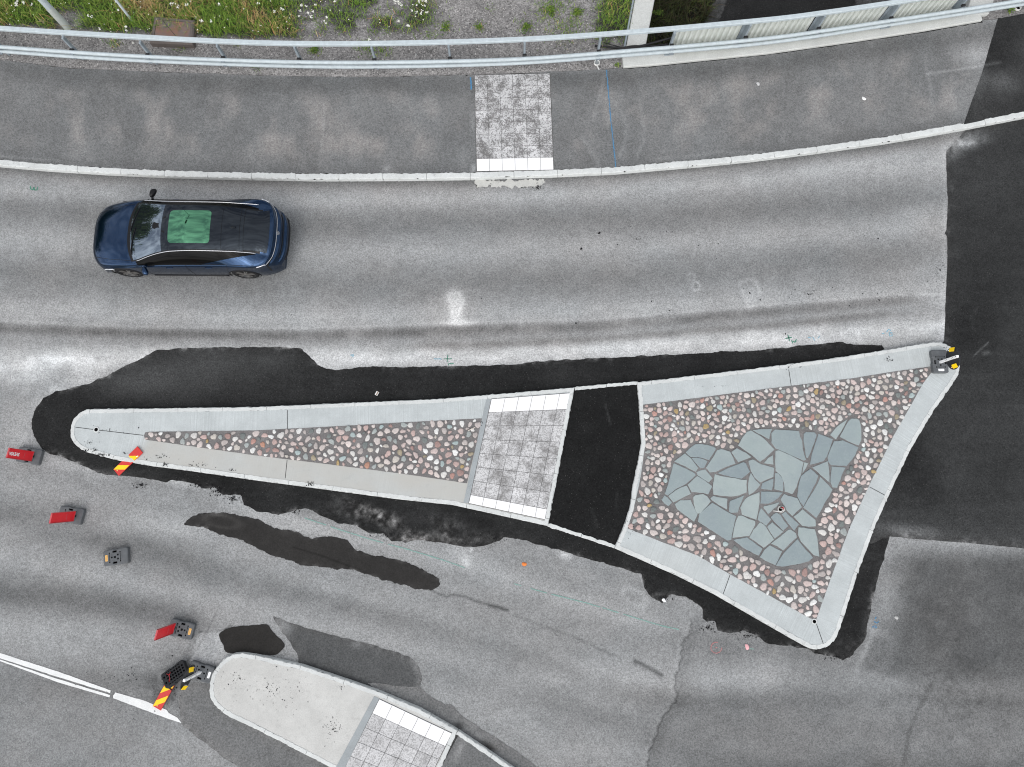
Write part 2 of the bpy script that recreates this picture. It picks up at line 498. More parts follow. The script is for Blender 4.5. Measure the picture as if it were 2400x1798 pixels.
def f_road(X, Y, z):
    u, v = pj(X, Y, z)
    wob = 10 * fbm(u / 90, v / 90, 3, 3)
    vv = v + wob
    up = 1 - sstep(-35, 35, v - np.interp(u, [-200, 0, 170, 600, 1300, 1600, 1900, 2100, 2600], [800, 905, 1020, 1050, 1120, 1250, 1480, 1290, 1290]))
    T = np.where(up > 0, 0, 0) + 0.0
    kf = np.interp(u, *zip(*KF))
    # ---- upper carriageway
    A = 155 + gb(u, vv, [(0, 448), (600, 474), (1200, 462), (1700, 430), (2200, 385)], 20, 17)
    A += gb(u, vv, [(0, 492), (100, 495), (700, 530), (1500, 512), (2100, 468), (2220, 460)], 38, -25)
    A += gb(u, vv, [(0, 560), (700, 592), (1500, 578), (2200, 530)], 26, 9)
    A += gb(u, vv, [(0, 640), (700, 668), (1200, 662), (1500, 650), (2200, 592)], 42, -22)
    A += gb(u, vv, [(0, 728), (700, 748), (1200, 738), (1700, 716), (2200, 690)], 26, 16)
    A -= 30 * sstep(1.0, 0.0, (v - kf) / 22.0) * (v < 500)  # shadow line under the kerb painted into the road tone, with gutter dirt
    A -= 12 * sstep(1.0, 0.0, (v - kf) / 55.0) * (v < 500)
    dpts = [(0, 768), (300, 781), (700, 787), (1050, 776), (1400, 764), (1650, 744), (1850, 726), (2130, 702)]
    tread = 0.75 + 0.25 * np.sin(u * 2 * math.pi / 9.5 + 0.6 * np.sin(v * 0.7))
    dirt = gb(u, v, dpts, 13, 1.0) * sstep(2190, 2090, u)
    A -= 46 * dirt * (0.55 + 0.45 * tread) * np.clip(0.85 + 1.2 * fbm(u / 60, v / 30, 8, 3), 0.4, 1.2)
    A += gb(u, v, [(0, 752), (300, 766), (700, 770), (1050, 758), (1400, 748), (2100, 690)], 4, 14)
    d2 = gb(u, v, [(900, 815), (1200, 806), (1400, 796), (1650, 775), (1800, 765), (2060, 738)], 9, 1.0) * sstep(850, 1050, u) * sstep(2190, 2000, u)
    A -= 30 * d2
    A += gb(u, v, [(0, 845), (700, 840), (1200, 834), (1700, 802), (2220, 768)], 27, 52) * np.clip(0.9 + 1.1 * fbm(u / 40, v / 20, 12, 3), 0.4, 1.3)
    A += gb(u, v, [(0, 803), (300, 806), (700, 806), (1000, 790)], 7, -8) * (tread - 0.3)
    mo = fbm(u / 70, v / 55, 21, 5)
    A += sstep(420, 150, u) * sstep(800, 850, v) * np.minimum(32, 20 + 90 * mo)
    n1 = fbm(u / 25, v / 25, 22, 4)
    A += 52 * np.minimum(1, 1.7 * (bl(u, v, 1064, 697, 18, 17, 1) + bl(u, v, 1070, 712, 17, 14, 1) + .8 * bl(u, v, 1068, 735, 13, 16, 1) + .75 * bl(u, v, 1075, 756, 36, 8, 1)) * (0.9 + .9 * n1))
    A += ln(u, v, [(1005, 702), (1042, 699)], 3, 10) + ln(u, v, [(1090, 683), (1125, 678)], 3, 10)
    A += ring(u, v, 1620, 649, 8, 8, 3, 22) + ring(u, v, 1631, 671, 9, 10, 3.5, 26)
    A += ln(u, v, [(1733, 665), (1742, 658), (1757, 654), (1771, 661), (1779, 678), (1780, 690)], 4, 22) + ln(u, v, [(1736, 668), (1744, 695), (1751, 712), (1762, 720)], 3, 18) + bl(u, v, 1760, 690, 16, 26, 14)
    A += bl(u, v, 2160, 490, 60, 25, 14) + bl(u, v, 2180, 600, 50, 60, 10) + bl(u, v, 2185, 420, 40, 40, 10)
    A += sstep(2196, 2216, u) * 14
    A += bl(u, v, 2080, 372, 120, 12, 16, -8) + bl(u, v, 1930, 392, 120, 12, 10, -8)
    # ---- lower carriageway
    B = 147 + gb(u, vv, [(-60, 1195), (0, 1212), (190, 1248), (340, 1288), (600, 1372), (840, 1440), (1150, 1540), (1500, 1700)], 34, -30) * sstep(760, 330, u)
    B += gb(u, vv, [(-60, 1385), (0, 1389), (245, 1416), (400, 1446), (560, 1500)], 34, -34) * sstep(560, 420, u)
    B += gb(u, vv, [(600, 1370), (681, 1389), (844, 1427), (980, 1462), (1143, 1505), (1500, 1640)], 24, -16) * sstep(560, 700, u)
    B += gb(u, vv, [(0, 1130), (250, 1180), (480, 1260), (760, 1370), (1000, 1440), (1300, 1560)], 26, 8)
    B += gb(u, vv, [(0, 1300), (230, 1350), (400, 1390), (600, 1430), (900, 1500), (1200, 1590)], 28, 12)
    B += gb(u, vv, [(0, 1480), (300, 1540), (480, 1620)], 40, 7)
    B += gb(u, vv, [(600, 1480), (900, 1560), (1200, 1690), (1300, 1760)], 40, 9)
    B -= 8 * sstep(1500, 1700, v - 0.0 * u) * sstep(500, 200, u)
    B += gb(u, v, [(600, 1235), (760, 1245), (1080, 1320), (1240, 1370), (1440, 1440), (1620, 1480)], 26, 16) * sstep(1650, 1500, u)
    B -= 24 * sstep(1450, 1750, u + 0.3 * (v - 1600)) * sstep(1440, 1520, v + 0.0 * u)
    B -= gb(u, vv, [(1200, 1600), (1500, 1720), (1700, 1800)], 40, 14)
    B += bl(u, v, 1720, 1600, 130, 50, 14, 15) + bl(u, v, 2080, 1650, 150, 40, 18) + bl(u, v, 1800, 1560, 60, 60, 16)
    # old dark asphalt right of the triangle
    m3 = sstep(-25, 45, u - np.interp(v, [1200, 1260, 1400, 1480, 1560, 1660, 1800], [2090, 2075, 2030, 2018, 1985, 2300, 2700])) * sstep(1640, 1540, v - 0.02 * (u - 2000) + 22 * fbm(u / 60, v / 60, 41, 4))
    dk = 96 + 18 * sstep(2180, 2060, u) + 30 * fbm(u / 60, v / 60, 44, 5) * .8 + 28 * np.maximum(0, fbm(u / 30 + v / 60, v / 60, 46, 4)) + 10 * sstep(1330, 1270, v)
    B = B * (1 - m3) + dk * m3
    B += bl(u, v, 2075, 1395, 30, 60, 32, 10) + bl(u, v, 2030, 1520, 10, 60, 34, 25) + bl(u, v, 2058, 1478, 40, 14, 20, 30)
    B -= ln(u, v, [(2182, 1604), (2165, 1640), (2145, 1680), (2130, 1720), (2118, 1790)], 6, 18)
    B -= 12 * np.maximum(0, fbm(u / 7 + 3, v / 10, 61, 3)) * bl(u, v, 2240, 1640, 130, 120, 5)
    # damp strip, repairs and dust around the small island
    B -= bl(u, v, 390, 1610, 55, 55, 42) * np.clip(0.8 + 2.2 * fbm(u / 14, v / 14, 51, 4), 0.1, 1.6)
    B += bl(u, v, 325, 1470, 0.1, 0.1, 0)
    B += bl(u, v, 435, 1125, 50, 25, 24) + bl(u, v, 560, 1180, 70, 22, 22, 25) + bl(u, v, 690, 1222, 80, 14, 18, 18) + bl(u, v, 170, 1095, 90, 12, 20, 12) + bl(u, v, 50, 1000, 50, 70, 22)
    B += ln(u, v, [(400, 1125), (412, 1118), (435, 1115), (462, 1125), (470, 1140)], 4, 16)
    B -= ln(u, v, [(310, 1128), (380, 1140), (445, 1152)], 5, 26) * np.clip(0.6 + 2.5 * fbm(u / 8, v / 8, 53, 3), 0, 1.6)
    B += ln(u, v, [(205, 1090), (206, 1125), (240, 1140)], 3, 12)
    B += ring(u, v, 1488, 1400, 30, 16, 5, 18, 25) + bl(u, v, 1325, 1302, 16, 9, 60, 15)
    B += bl(u, v, 1080, 1290, 40, 26, 22, 30) + ln(u, v, [(1111, 1255), (1105, 1290)], 4, 34) + bl(u, v, 1093, 1318, 10, 14, 40)
    crack = Z0(1200, 1348, [(1545, 400), (1545, 470), (1530, 520), (1480, 560), (1470, 640), (1450, 770), (1410, 900), (1420, 1050), (1380, 1130), (1290, 1250), (1240, 1400), (1190, 1520), (1170, 1680)])
    cr = [(x + 3 * math.sin(i * 1.7), y) for i, (x, y) in enumerate(smooth_path(crack, False, 5))]
    B -= ln(u + 5 * fbm(u / 9, v / 9, 71, 3), v, cr, 2.2, 36)
    B -= ln(u, v, [(x + 12, y) for x, y in cr], 14, 14)
    B += ln(u, v, [(x - 7, y) for x, y in cr], 5, 10)
    c2 = Z0(1200, 1348, [(1060, 740), (1120, 765), (1200, 810), (1290, 860)])
    B -= ln(u, v, c2, 4, 50) + ln(u, v, [(x, y + 6) for x, y in c2], 7, 18)
    B -= ln(u, v + 4 * fbm(u / 10, v / 10, 72, 3), Z0(600, 1348, [(1510, 130), (1600, 170), (1650, 185), (1710, 165), (1800, 185), (1900, 225), (2050, 270), (2170, 300)]), 2.5, 42)
    B -= ln(u, v, Z0(600, 1348, [(2030, 270), (2170, 300)]), 7, 26)
    B -= ln(u, v, Z0(1200, 1348, [(20, 350), (300, 450), (600, 560), (760, 640), (900, 700)]), 3, 18)
    B -= ln(u, v + 3 * fbm(u / 8, v / 8, 73, 3), Z0(0, 1348, [(1720, 490), (1900, 480), (2000, 440)]), 2, 46) + ln(u, v, Z0(0, 1348, [(1860, 340), (1790, 480), (1700, 640), (1620, 740)]), 2.2, 22)
    B += ln(u, v, Z0(0, 1348, [(1740, 1040), (1690, 1090), (1610, 1130)]), 2.5, 42) + ln(u, v, Z0(0, 1348, [(1760, 920), (1700, 1000)]), 2.0, 30)
    B += 30 * sstep(0, 8, u - np.interp(v, [1440, 1490, 1550], [505, 462, 440])) * sstep(560, 540, u) * sstep(1470, 1482, v) * sstep(1565, 1550, v) + bl(u, v, 430, 1760, 100, 60, 5)
    T = A * up + B * (1 - up)
    T += 17 * fbm(u / 45, v / 30, 31, 4) + 9 * fbm(u / 14, v / 12, 33, 3)
    # asphalt crumbs pressed into the surface: scattered dark dots
    dots = vn(u / 3.2, v / 3.2, 91)
    T -= 40 * sstep(0.985, 0.998, dots) * np.clip(0.4 + fbm(u / 120, v / 120, 92, 2) * 4, 0.1, 1)
    warm = np.clip(0.30 + 0.9 * fbm(u / 130, v / 90, 35, 3) + 0.35 * dirt + 0.35 * d2 + 0.3 * np.exp(-((v - kf - 12) / 14) ** 2) * (v < 500), 0, 0.9)
    warm *= np.where(v > 1050, 0.6, 0.8)
    return {'tone': alb(T), 'warm': warm}

def f_pave(X, Y, z):
    u, v = pj(X, Y, z)
    T = 124 + 24 * fbm(u / 60, v / 80, 103, 5) + 8 * fbm(u / 15, v / 14, 104, 3)
    top = np.interp(u, [0, 300, 600, 1110, 1400, 1800, 2300], [141, 163, 176, 175, 164, 127, 50])
    kb = np.interp(u, [0, 244, 489, 741, 1113, 1298, 1561, 1800, 2071, 2400], [374, 393, 402, 407, 404, 398, 382, 357, 320, 261])
    T -= 15 * np.exp(-((v - top - 25 - 18 * fbm(u / 50, u * 0, 7, 2)) / 24) ** 2)
    T += 9 * sstep(8, 0, v - top)
    d = np.maximum(0, fbm(u / 62, v / 85, 107, 5) + .01) * sstep(15, 70, v - top) * sstep(5, 70, kb - v)
    T += 72 * d
    T -= 10 * np.exp(-((kb - v) / 20) ** 2)
    T += ln(u, v, [(0, 366), (50, 370), (140, 377)], 3, 20) + ln(u, v, [(760, 245), (755, 330), (750, 395)], 4, 12)
    T += bl(u, v, 905.6, 396, 9, 9, 30) + bl(u, v, 1109, 395, 6, 12, 45) + bl(u, v, 1108, 288, 5, 25, 22) + bl(u, v, 1085, 375, 10, 25, 14)
    for p in ([(800, 650), (720, 950), (700, 1040)], [(600, 1190), (700, 1320), (750, 1440)], [(900, 900), (990, 1060), (970, 1250), (940, 1330)], [(1100, 860), (1150, 1180), (1070, 1370)], [(1180, 1380), (1500, 1360), (1800, 1310), (2150, 1320)]):
        T += ln(u + 8 * fbm(u / 12, v / 12, 113, 2), v, Z0(1200, 0, p), 5, 13)
    T += ln(u, v, Z0(1800, 0, [(1360, 500), (1400, 750), (1430, 1000), (1280, 1050), (1200, 1000)]), 4, 12)
    T += bl(u, v, 2290, 130, 40, 26, 34) + bl(u, v, 2250, 60, 80, 20, 12) + ln(u, v, Z0(1800, 0, [(1370, 640), (1840, 570)]), 3, 24)
    T += sstep(2190, 2300, u) * 10
    warm = np.clip(0.15 + 3.0 * d + 0.5 * fbm(u / 90, v / 90, 109, 3), 0, 1)
    return {'tone': alb(T), 'warm': warm}

def f_dark(base, mott, seed, extra=None, warm0=0.12, edge=None, ea=60.0, ew=.07):
    def f(X, Y, z):
        u, v = pj(X, Y, z)
        T = base + mott * fbm(u / 110, v / 110, seed, 5) + 6 * fbm(u / 12, v / 12, seed + 3, 3)
        w = np.full(len(u), warm0)
        if extra is not None:
            dT, dw = extra(u, v); T = T + dT; w = w + dw
        if edge is not None:      # grit and dust worked in along the rim
            _, d, _ = closest(np.c_[X, Y], unp(edge, z))
            n = np.clip(.35 + 3.4 * fbm(X * 9, Y * 9, seed + 7, 4), 0, 1.5) * np.clip(.5 + 2.2 * fbm(X * 1.3, Y * 1.3, seed + 11, 3), .05, 1.5)
            T = T + ea * np.exp(-d / ew) * n; w = w + .4 * np.exp(-d / ew)
        return {'tone': alb(np.maximum(T, 22)), 'warm': np.clip(w, 0, 1)}
    return f

def x_n1(u, v):
    T = bl(u, v, 430, 880, 190, 50, 26) + bl(u, v, 300, 905, 90, 30, 14) + bl(u, v, 560, 840, 150, 30, 20) + bl(u, v, 270, 1110, 60, 14, 26) + bl(u, v, 2035, 1440, 10, 80, 14, 15)
    n = np.clip(0.5 + 3.0 * fbm(u / 11, v / 11, 133, 4), 0, 1.6)
    s = bl(u, v, 890, 1215, 90, 16, 85, 14) + bl(u, v, 845, 1185, 60, 10, 55, 20) + bl(u, v, 985, 1258, 45, 11, 80, 12) + bl(u, v, 1060, 1252, 55, 30, 62, 20) + bl(u, v, 950, 1262, 30, 7, 60) + bl(u, v, 1150, 1262, 40, 14, 30)
    s -= bl(u, v, 975, 1232, 42, 12, 55, 12) + bl(u, v, 1075, 1250, 18, 14, 40)
    s = np.maximum(s, 0)
    s += ring(u, v, 1555, 1412, 32, 18, 4, 26, 20) + bl(u, v, 1610, 1420, 40, 12, 40, 20) + bl(u, v, 1530, 1392, 14, 10, 14)
    s += bl(u, v, 1990, 1520, 30, 20, 26) + bl(u, v, 2055, 1250, 25, 16, 26)
    T = T + s * n + 10 * np.maximum(0, fbm(u / 120 + v / 300, v / 7, 139, 4))
    # light dust and small stones washed along the kerb
    T += 20 * np.maximum(0, fbm(u / 30, v / 8, 137, 3)) * (v > 1080)
    return T, np.clip(s / 120, 0, 0.5)

def x_n2(u, v):
    T = np.maximum(bl(u, v, 2258, 332, 50, 18, 105, -12), bl(u, v, 2228, 345, 28, 24, 85)) * np.clip(.9 + 1.6 * fbm(u / 14, v / 14, 177, 3), .3, 1.3) + 10 * sstep(1150, 1270, v) + bl(u, v, 2130, 1245, 80, 16, 34, 8)
    T -= bl(u, v, 2270, 760, 70, 120, 14) + bl(u, v, 2150, 1090, 60, 140, 14, -25)
    T += ln(u, v, [(2290, 720), (2275, 745), (2280, 770)], 4, 10) + ln(u, v, Z0(1800, 450, [(1780, 1410), (1900, 1300)]), 2, 40) + ln(u, v, Z0(1800, 450, [(1860, 1395), (1905, 1385)]), 4, 34)
    T += 14 * np.maximum(0, fbm(u / 160, v / 18, 171, 4)) + 16 * np.maximum(0, fbm(u / 30 + v / 30, v / 12 - u / 30, 173, 4)) * sstep(2350, 2200, u)
    return T, 0 * u

# ================================================================== GROUND
GR = NT('open_ground'); GR.set(Roughness=0.95)
GR.col(GR.mix(GR.noise(0.4, 6, 0.6), (0.10, 0.11, 0.06), (0.17, 0.16, 0.13)))
Rg = 500.0
# one sheet to the horizon, with a lower shelf cut into it for the road under the bridge
ux0, uy0 = 3.55, 11.15
GV = [(-Rg, -Rg, -.05), (Rg, -Rg, -.05), (Rg, uy0, -.05), (16.5, uy0, -.05), (ux0, uy0, -.05), (-Rg, uy0, -.05), (-Rg, Rg, -.05), (ux0 + 2.5, Rg, -.05), (16.5, Rg, -.05), (Rg, Rg, -.05)]
o = mobj('ground', GV, [(0, 1, 2, 3, 4, 5), (5, 4, 7, 6), (3, 2, 9, 8)], GR.m); tag(o, kind='structure')

road_px = [(-160, 330), (600, 412), (1200, 410), (1800, 366), (2560, 240), (2560, 1990), (-160, 1990)]
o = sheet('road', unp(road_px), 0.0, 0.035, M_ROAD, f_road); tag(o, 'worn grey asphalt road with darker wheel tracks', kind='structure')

pave_back = [(-120, 131), (0, 141), (163, 160), (326, 167), (600, 177), (763, 180), (872, 181), (1110, 175.5), (1200, 172.5), (1295, 168.4), (1412, 163), (1461, 158)]
beam_s = [(1461.5, 156.5), (1526, 152), (1800, 124), (2000, 96), (2160, 71.5), (2302.5, 47)]
kerb_back = [(-120, 366), (0, 374.3), (108.6, 384.3), (244.5, 393), (380, 399.3), (489, 402.5), (600, 405), (741, 407.4), (942, 406.6), (1113, 404.2), (1200, 401.2), (1296, 398.5), (1441.7, 391.5), (1561, 381), (1651, 373.5), (1759.5, 362.5), (1800, 357.5), (1908.6, 344), (2071.6, 321), (2147.7, 308.3), (2261.7, 288), (2400, 261.3), (2500, 243)]
ZP = 0.12
pave_px = pave_back + beam_s + [(2345, 45), (2400, 32), (2500, 10)] + kerb_back[::-1]
o = sheet('pavement', unp(pave_px, ZP), ZP, 0.045, M_PAVE, f_pave, 0.025, 5.0); tag(o, 'grey asphalt pavement above the pale kerb', kind='structure')
new_pave = [(2339, 42), (2300, 175), (2258, 292)] + [(2400, 263.5), (2520, 241)] + [(2520, 6), (2400, 32), (2346, 43)]
def x_np(u, v):
    return bl(u, v, 2340, 190, 60, 26, 30, 10) + bl(u, v, 2290, 190, 16, 60, 24) + ln(u, v, [(2300, 154), (2345, 146)], 3, 30), 0 * u
o = sheet('asphalt_patch', unp(new_pave, ZP), ZP + .004, 0.05, M_NEW, f_dark(56, 40, 207, x_np), 0.012, 6.0); tag(o, 'dark fresh asphalt on the pavement by the far kerb end', kind='structure')

# fresh asphalt around the islands
n1 = [(73.3, 992), (81.5, 962.5), (100.5, 932.6), (130.4, 919), (168.4, 909.5), (206.4, 900), (255, 879), (293.3, 857.4), (336.8, 838.4), (364, 822), (423.7, 815.3), (600, 814), (703, 815.3), (722, 830), (744, 854.7), (763, 864), (790, 867), (844.5, 860), (980, 860), (1200, 854.7),
      (1281.5, 845), (1444.5, 838.4), (1607.4, 829), (1778.5, 820.8), (1800, 818), (1903, 808.5), (1963, 801.7), (1990, 804.5), (2006.5, 808.5), (2066, 808.5), (2071.6, 816.7), (2074, 840),
      (1990, 880), (1700, 950), (1700, 1300), (1960, 1420), (2040, 1240), (2090, 1240), (2082, 1265), (2060.7, 1348), (2039, 1429.5), (2028, 1497.4), (2001, 1532.7), (1976.6, 1549), (1963, 1541), (1919.5, 1532.7), (1895, 1521.8), (1841, 1513.7), (1800, 1508), (1773, 1489), (1743, 1475.7), (1716, 1486.5), (1683.5, 1478.4), (1678, 1454), (1656, 1456.6), (1648, 1448.5), (1645.4, 1424), (1607.4, 1399.6), (1566.7, 1394), (1553, 1413), (1526, 1399.6), (1509.6, 1378), (1503, 1348),
      (1471.6, 1334.6), (1390, 1312.8), (1308.6, 1288.4), (1200, 1260), (1181, 1258.5), (1170, 1269), (1143, 1277.5), (1110.6, 1283), (1018, 1272), (980, 1264), (947.7, 1272), (917.8, 1266.7), (898.8, 1250), (871.6, 1251.7), (844.5, 1237), (831, 1231), (795.6, 1226), (763, 1212), (716.8, 1193), (689.6, 1194.7), (654, 1205.6), (600, 1198.8), (573, 1182.5), (565, 1161), (524, 1161), (502.5, 1142), (472.6, 1146), (467, 1139), (448, 1131), (402, 1124), (388, 1131), (326, 1117), (271.6, 1114.6), (231, 1109), (201, 1093), (152, 1074), (108.6, 1060), (95, 1046.7), (81.5, 1025), (73, 1003)]
o = sheet('asphalt_patch', unp(n1), .004, 0.03, M_NEW, f_dark(42, 24, 211, x_n1, edge=n1, ea=95, ew=.06), 0.04, 5.0); tag(o, 'black fresh asphalt laid around the traffic islands', kind='structure')
n2 = [(2217, 356), (2219.6, 450), (2221.5, 470), (2218, 538), (2214, 546), (2219.5, 556), (2220.5, 599), (2215.6, 716), (2213, 797.6), (2180, 850), (2100, 1000), (2000, 1260), (2040, 1275), (2085, 1257), (2153, 1264), (2261.7, 1272), (2400, 1285.7), (2560, 1302), (2560, 250), (2400, 279), (2320, 294), (2262, 306)]
o = sheet('asphalt_patch', unp(n2), .008, 0.04, M_NEW, f_dark(59, 20, 223, x_n2, 0.0, edge=n2, ea=45, ew=.12), 0.014, 7.0); tag(o, 'dark newly laid asphalt of the side road', kind='structure')

# damp and repaired patches
w1 = [(432, 1230), (445.4, 1215), (472.6, 1204), (510.6, 1202.8), (543, 1204), (600, 1217), (616, 1223), (649, 1239.5), (689.6, 1245), (730.4, 1261), (773.8, 1256), (801, 1261), (817, 1269), (833.6, 1288), (871.6, 1300.6), (926, 1310), (966.7, 1323.7), (988.4, 1334.6), (1015.6, 1348), (1029, 1356), (1032, 1370), (1023.7, 1379), (1004.7, 1383), (980, 1380.6), (939.5, 1369.7), (893.3, 1357.5), (874.3, 1350), (839, 1340), (811.9, 1334.6), (773.8, 1332), (730.4, 1326.4), (689.6, 1318), (640.7, 1302), (600, 1284), (570, 1266.7), (516, 1253), (478, 1236.8)]
def x_w(u, v):
    return -ln(u, v, Z0(600, 900, [(320, 1410), (560, 1480), (800, 1570), (900, 1600)]), 2, 14) + ring(u, v, 520, 1222, 40, 14, 4, 12, 10), 0 * u
o = sheet('damp_patch', unp(smooth_path(w1, True, 3)), .004, 0.025, M_WET, f_dark(50, 16, 231, x_w, 0.7, edge=w1, ea=60, ew=.05), 0.045, 9.0); tag(o, 'long dark damp patch in the road by the wedge island', kind='structure')
w2 = [(514.7, 1483.8), (543, 1470), (600, 1465), (627, 1463.4), (635.3, 1475.7), (651.6, 1492), (668, 1511), (657, 1527), (640.7, 1536), (600, 1534), (535, 1530), (524, 1511), (516, 1500)]
o = sheet('damp_patch', unp(smooth_path(w2, True, 4)), .008, 0.025, M_WET, f_dark(48, 12, 237, None, 0.35), 0.02, 8.0); tag(o, 'small dark damp patch at the head of the plain island', kind='structure')
w3 = [(640, 1446), (665, 1455), (722, 1473), (806.4, 1494.7), (871.6, 1511), (953, 1538), (977.5, 1554.4), (988.4, 1584), (983, 1614), (961, 1624), (939.5, 1630), (888, 1624), (817, 1602), (708.6, 1566), (700, 1543.6), (684, 1511), (668, 1490)]
def x_w3(u, v):
    return ln(u, v, [(970, 1550), (985, 1585), (978, 1612)], 8, 22) + bl(u, v, 660, 1470, 25, 30, 50, 40) + bl(u, v, 838, 1512, 16, 9, 26) - ln(u, v, [(720, 1562), (817, 1594), (888, 1618)], 9, 26), 0 * u
o = sheet('asphalt_patch', unp(smooth_path(w3, True, 3)), .004, 0.03, M_PAVE, f_dark(90, 20, 241, x_w3, 0.0, edge=w3, ea=34, ew=.10), 0.03, 6.0); tag(o, 'grey repair patch along the plain island', kind='structure')
w4 = [(860, 1600), (985.7, 1612), (1010, 1632), (1045, 1652), (1058, 1652), (1086, 1679), (1150, 1722), (1200, 1752.7), (1300, 1830), (1380, 1900), (1200, 1900), (1000, 1700)]
def x_w4(u, v):
    return -bl(u, v, 1075, 1702, 10, 10, 50) - bl(u, v, 1145, 1752, 18, 9, 55, 30) - bl(u, v, 1115, 1733, 30, 6, 20, 30), bl(u, v, 1145, 1752, 30, 15, 0.5)
o = sheet('asphalt_patch', unp(w4), .008, 0.03, M_PAVE, f_dark(119, 18, 251, x_w4, edge=w4, ea=22, ew=.10), 0.03, 6.0); tag(o, 'grey gutter strip of asphalt beside the thin kerb', kind='structure')
w5 = [(455, 1600), (420, 1625), (424, 1695), (470, 1735), (556.8, 1798), (660, 1890), (1000, 1890), (760, 1780), (600, 1690), (500, 1600)]
o = sheet('asphalt_patch', unp(w5), .004, 0.03, M_PAVE, f_dark(117, 22, 257, edge=w5, ea=24, ew=.25), 0.06, 3.0); tag(o, 'smooth grey asphalt strip beside the nose of the plain island', kind='structure')

# ---- painted marks
M_PAINT = stone_mat('worn_road_paint', (0.72, 0.73, 0.72), speck=0.75, dirt=0.15)
def ribbon(name, px, w, z, mat, jit=0.0, step=0.06, brk=0.0, seed=0):
    P = resample([un(x, y, z) for x, y in px], step)
    V = []; F = []
    for i, p in enumerate(P):
        t = P[min(i + 1, len(P) - 1)] - P[max(i - 1, 0)]; t /= np.linalg.norm(t)
        n = np.array((-t[1], t[0]))
        a = w / 2 + jit * (RNG.random() - .5); b = w / 2 + jit * (RNG.random() - .5)
        V += [(*(p + n * a), z), (*(p - n * b), z)]
    for i in range(len(P) - 1):
        if brk > 0 and vn(np.array([i * 0.35]), np.array([seed + .5]), 3)[0] < brk: continue
        F.append((2 * i, 2 * i + 1, 2 * i + 3, 2 * i + 2))
    return mobj(name, V, F, mat)
def pl(px, z): return unp(px, z)
q = Z0(0, 1348, [(-900, 300), (0, 672), (500, 832), (955, 995), (950, 1018), (500, 880), (0, 718), (-900, 360)])
q2 = Z0(0, 1348, [(-900, 380), (0, 728), (500, 897), (950, 1035), (945, 1056), (500, 925), (0, 742), (-900, 400)])
q3 = Z0(0, 1348, [(995, 1012), (1250, 1085), (1440, 1165), (1455, 1190), (1530, 1230), (1568, 1278), (1450, 1240), (1250, 1165), (975, 1062), (975, 1040)])
qg = Z0(0, 1348, [(-900, 340), (0, 705), (500, 868), (950, 1020), (950, 1050), (500, 905), (0, 742), (-900, 396)])
for i, qq in enumerate((q, q2, q3)):
    o = sheet('road_marking', pl(qq, .008), .008, 0.025, M_PAINT, None, 0.006, 9.0)
    tag(o, ('upper stripe of the white double lane line', 'lower stripe of the white double lane line', 'short white lane line ending at the fallen marker')[i], kind='structure')
def paint(name, c): return plain(name, c, 0.9, 0.1, var=0.3, nsc=40)
M_BLUE = paint('blue_chalk', albc(84, 142, 184)); M_TEAL = paint('green_chalk', albc(140, 176, 167)); M_GREEN = paint('green_spray', albc(84, 142, 122)); M_LBLUE = paint('pale_blue_spray', albc(135, 185, 205)); M_PINK = paint('pink_spray', albc(195, 130, 130))
o = ribbon('chalk_line', Z0(1200, 0, [(816, 605), (832, 800), (855, 1060), (880, 1290), (897, 1448)]), .022, ZP + .006, M_BLUE, 0.012); tag(o, 'blue line sprayed across the pavement', kind='structure')
o = ribbon('chalk_line', [(1102, 177), (1104, 195), (1105, 210)], .03, ZP + .006, M_BLUE, 0.02, brk=.3); tag(o, 'short blue dashes beside the pale tiles', kind='structure')
o = ribbon('chalk_line', Z0(600, 900, [(400, 1150), (700, 1250), (1000, 1345), (1300, 1425), (1600, 1515), (1800, 1585)]), .022, .007, M_TEAL, 0.008, brk=.28, seed=3); tag(o, 'thin green chalk line by the damp patch', kind='structure')
o = ribbon('chalk_line', Z0(1200, 1348, [(20, 75), (300, 155), (640, 240), (900, 318), (1100, 380), (1300, 440), (1440, 470)]), .022, .007, M_TEAL, 0.008, brk=.35, seed=9); tag(o, 'thin green chalk line below the crossing', kind='structure')
def scribble(strokes, mat, label, w=.035, z=.006):
    V = []; F = []
    for s in strokes:
        P = resample([un(x, y, z) for x, y in s], .04)
        b = len(V)
        for i, p in enumerate(P):
            t = P[min(i + 1, len(P) - 1)] - P[max(i - 1, 0)]; t = t / np.linalg.norm(t); n = np.array((-t[1], t[0]))
            V += [(*(p + n * w * (.22 + .3 * RNG.random())), z), (*(p - n * w * (.22 + .3 * RNG.random())), z)]
        F += [(b + 2 * i, b + 2 * i + 1, b + 2 * i + 3, b + 2 * i + 2) for i in range(len(P) - 1)]
    o = mobj('spray_mark', V, F, mat); tag(o, label, kind='structure'); return o
scribble([Z0(0, 0, s) for s in [[(262, 1605), (265, 1630), (285, 1638), (292, 1615)], [(292, 1615), (298, 1638), (318, 1640), (326, 1612)]]], M_GREEN, 'green sprayed figure 3 on the road by the kerb')
scribble([Z0(600, 450, s) for s in [[(1652, 1405), (1650, 1470)], [(1618, 1440), (1692, 1440)], [(1708, 1478), (1660, 1482), (1662, 1498)]]], M_GREEN, 'green sprayed cross and hook above the wedge island', .025)
scribble([Z0(1800, 450, s) for s in [[(150, 1265), (205, 1255)], [(172, 1232), (186, 1285)], [(205, 1280), (212, 1305), (222, 1285), (232, 1302), (246, 1272)]]], M_GREEN, 'green sprayed cross and w above the triangular island')
scribble([Z0(1800, 450, s) for s in [[(985, 1222), (1005, 1218)], [(1022, 1210), (1040, 1185), (1062, 1195)], [(1045, 1215), (1070, 1215), (1072, 1240), (1052, 1245), (1045, 1215)]]], M_LBLUE, 'pale blue sprayed letters near the marker sign', .03)
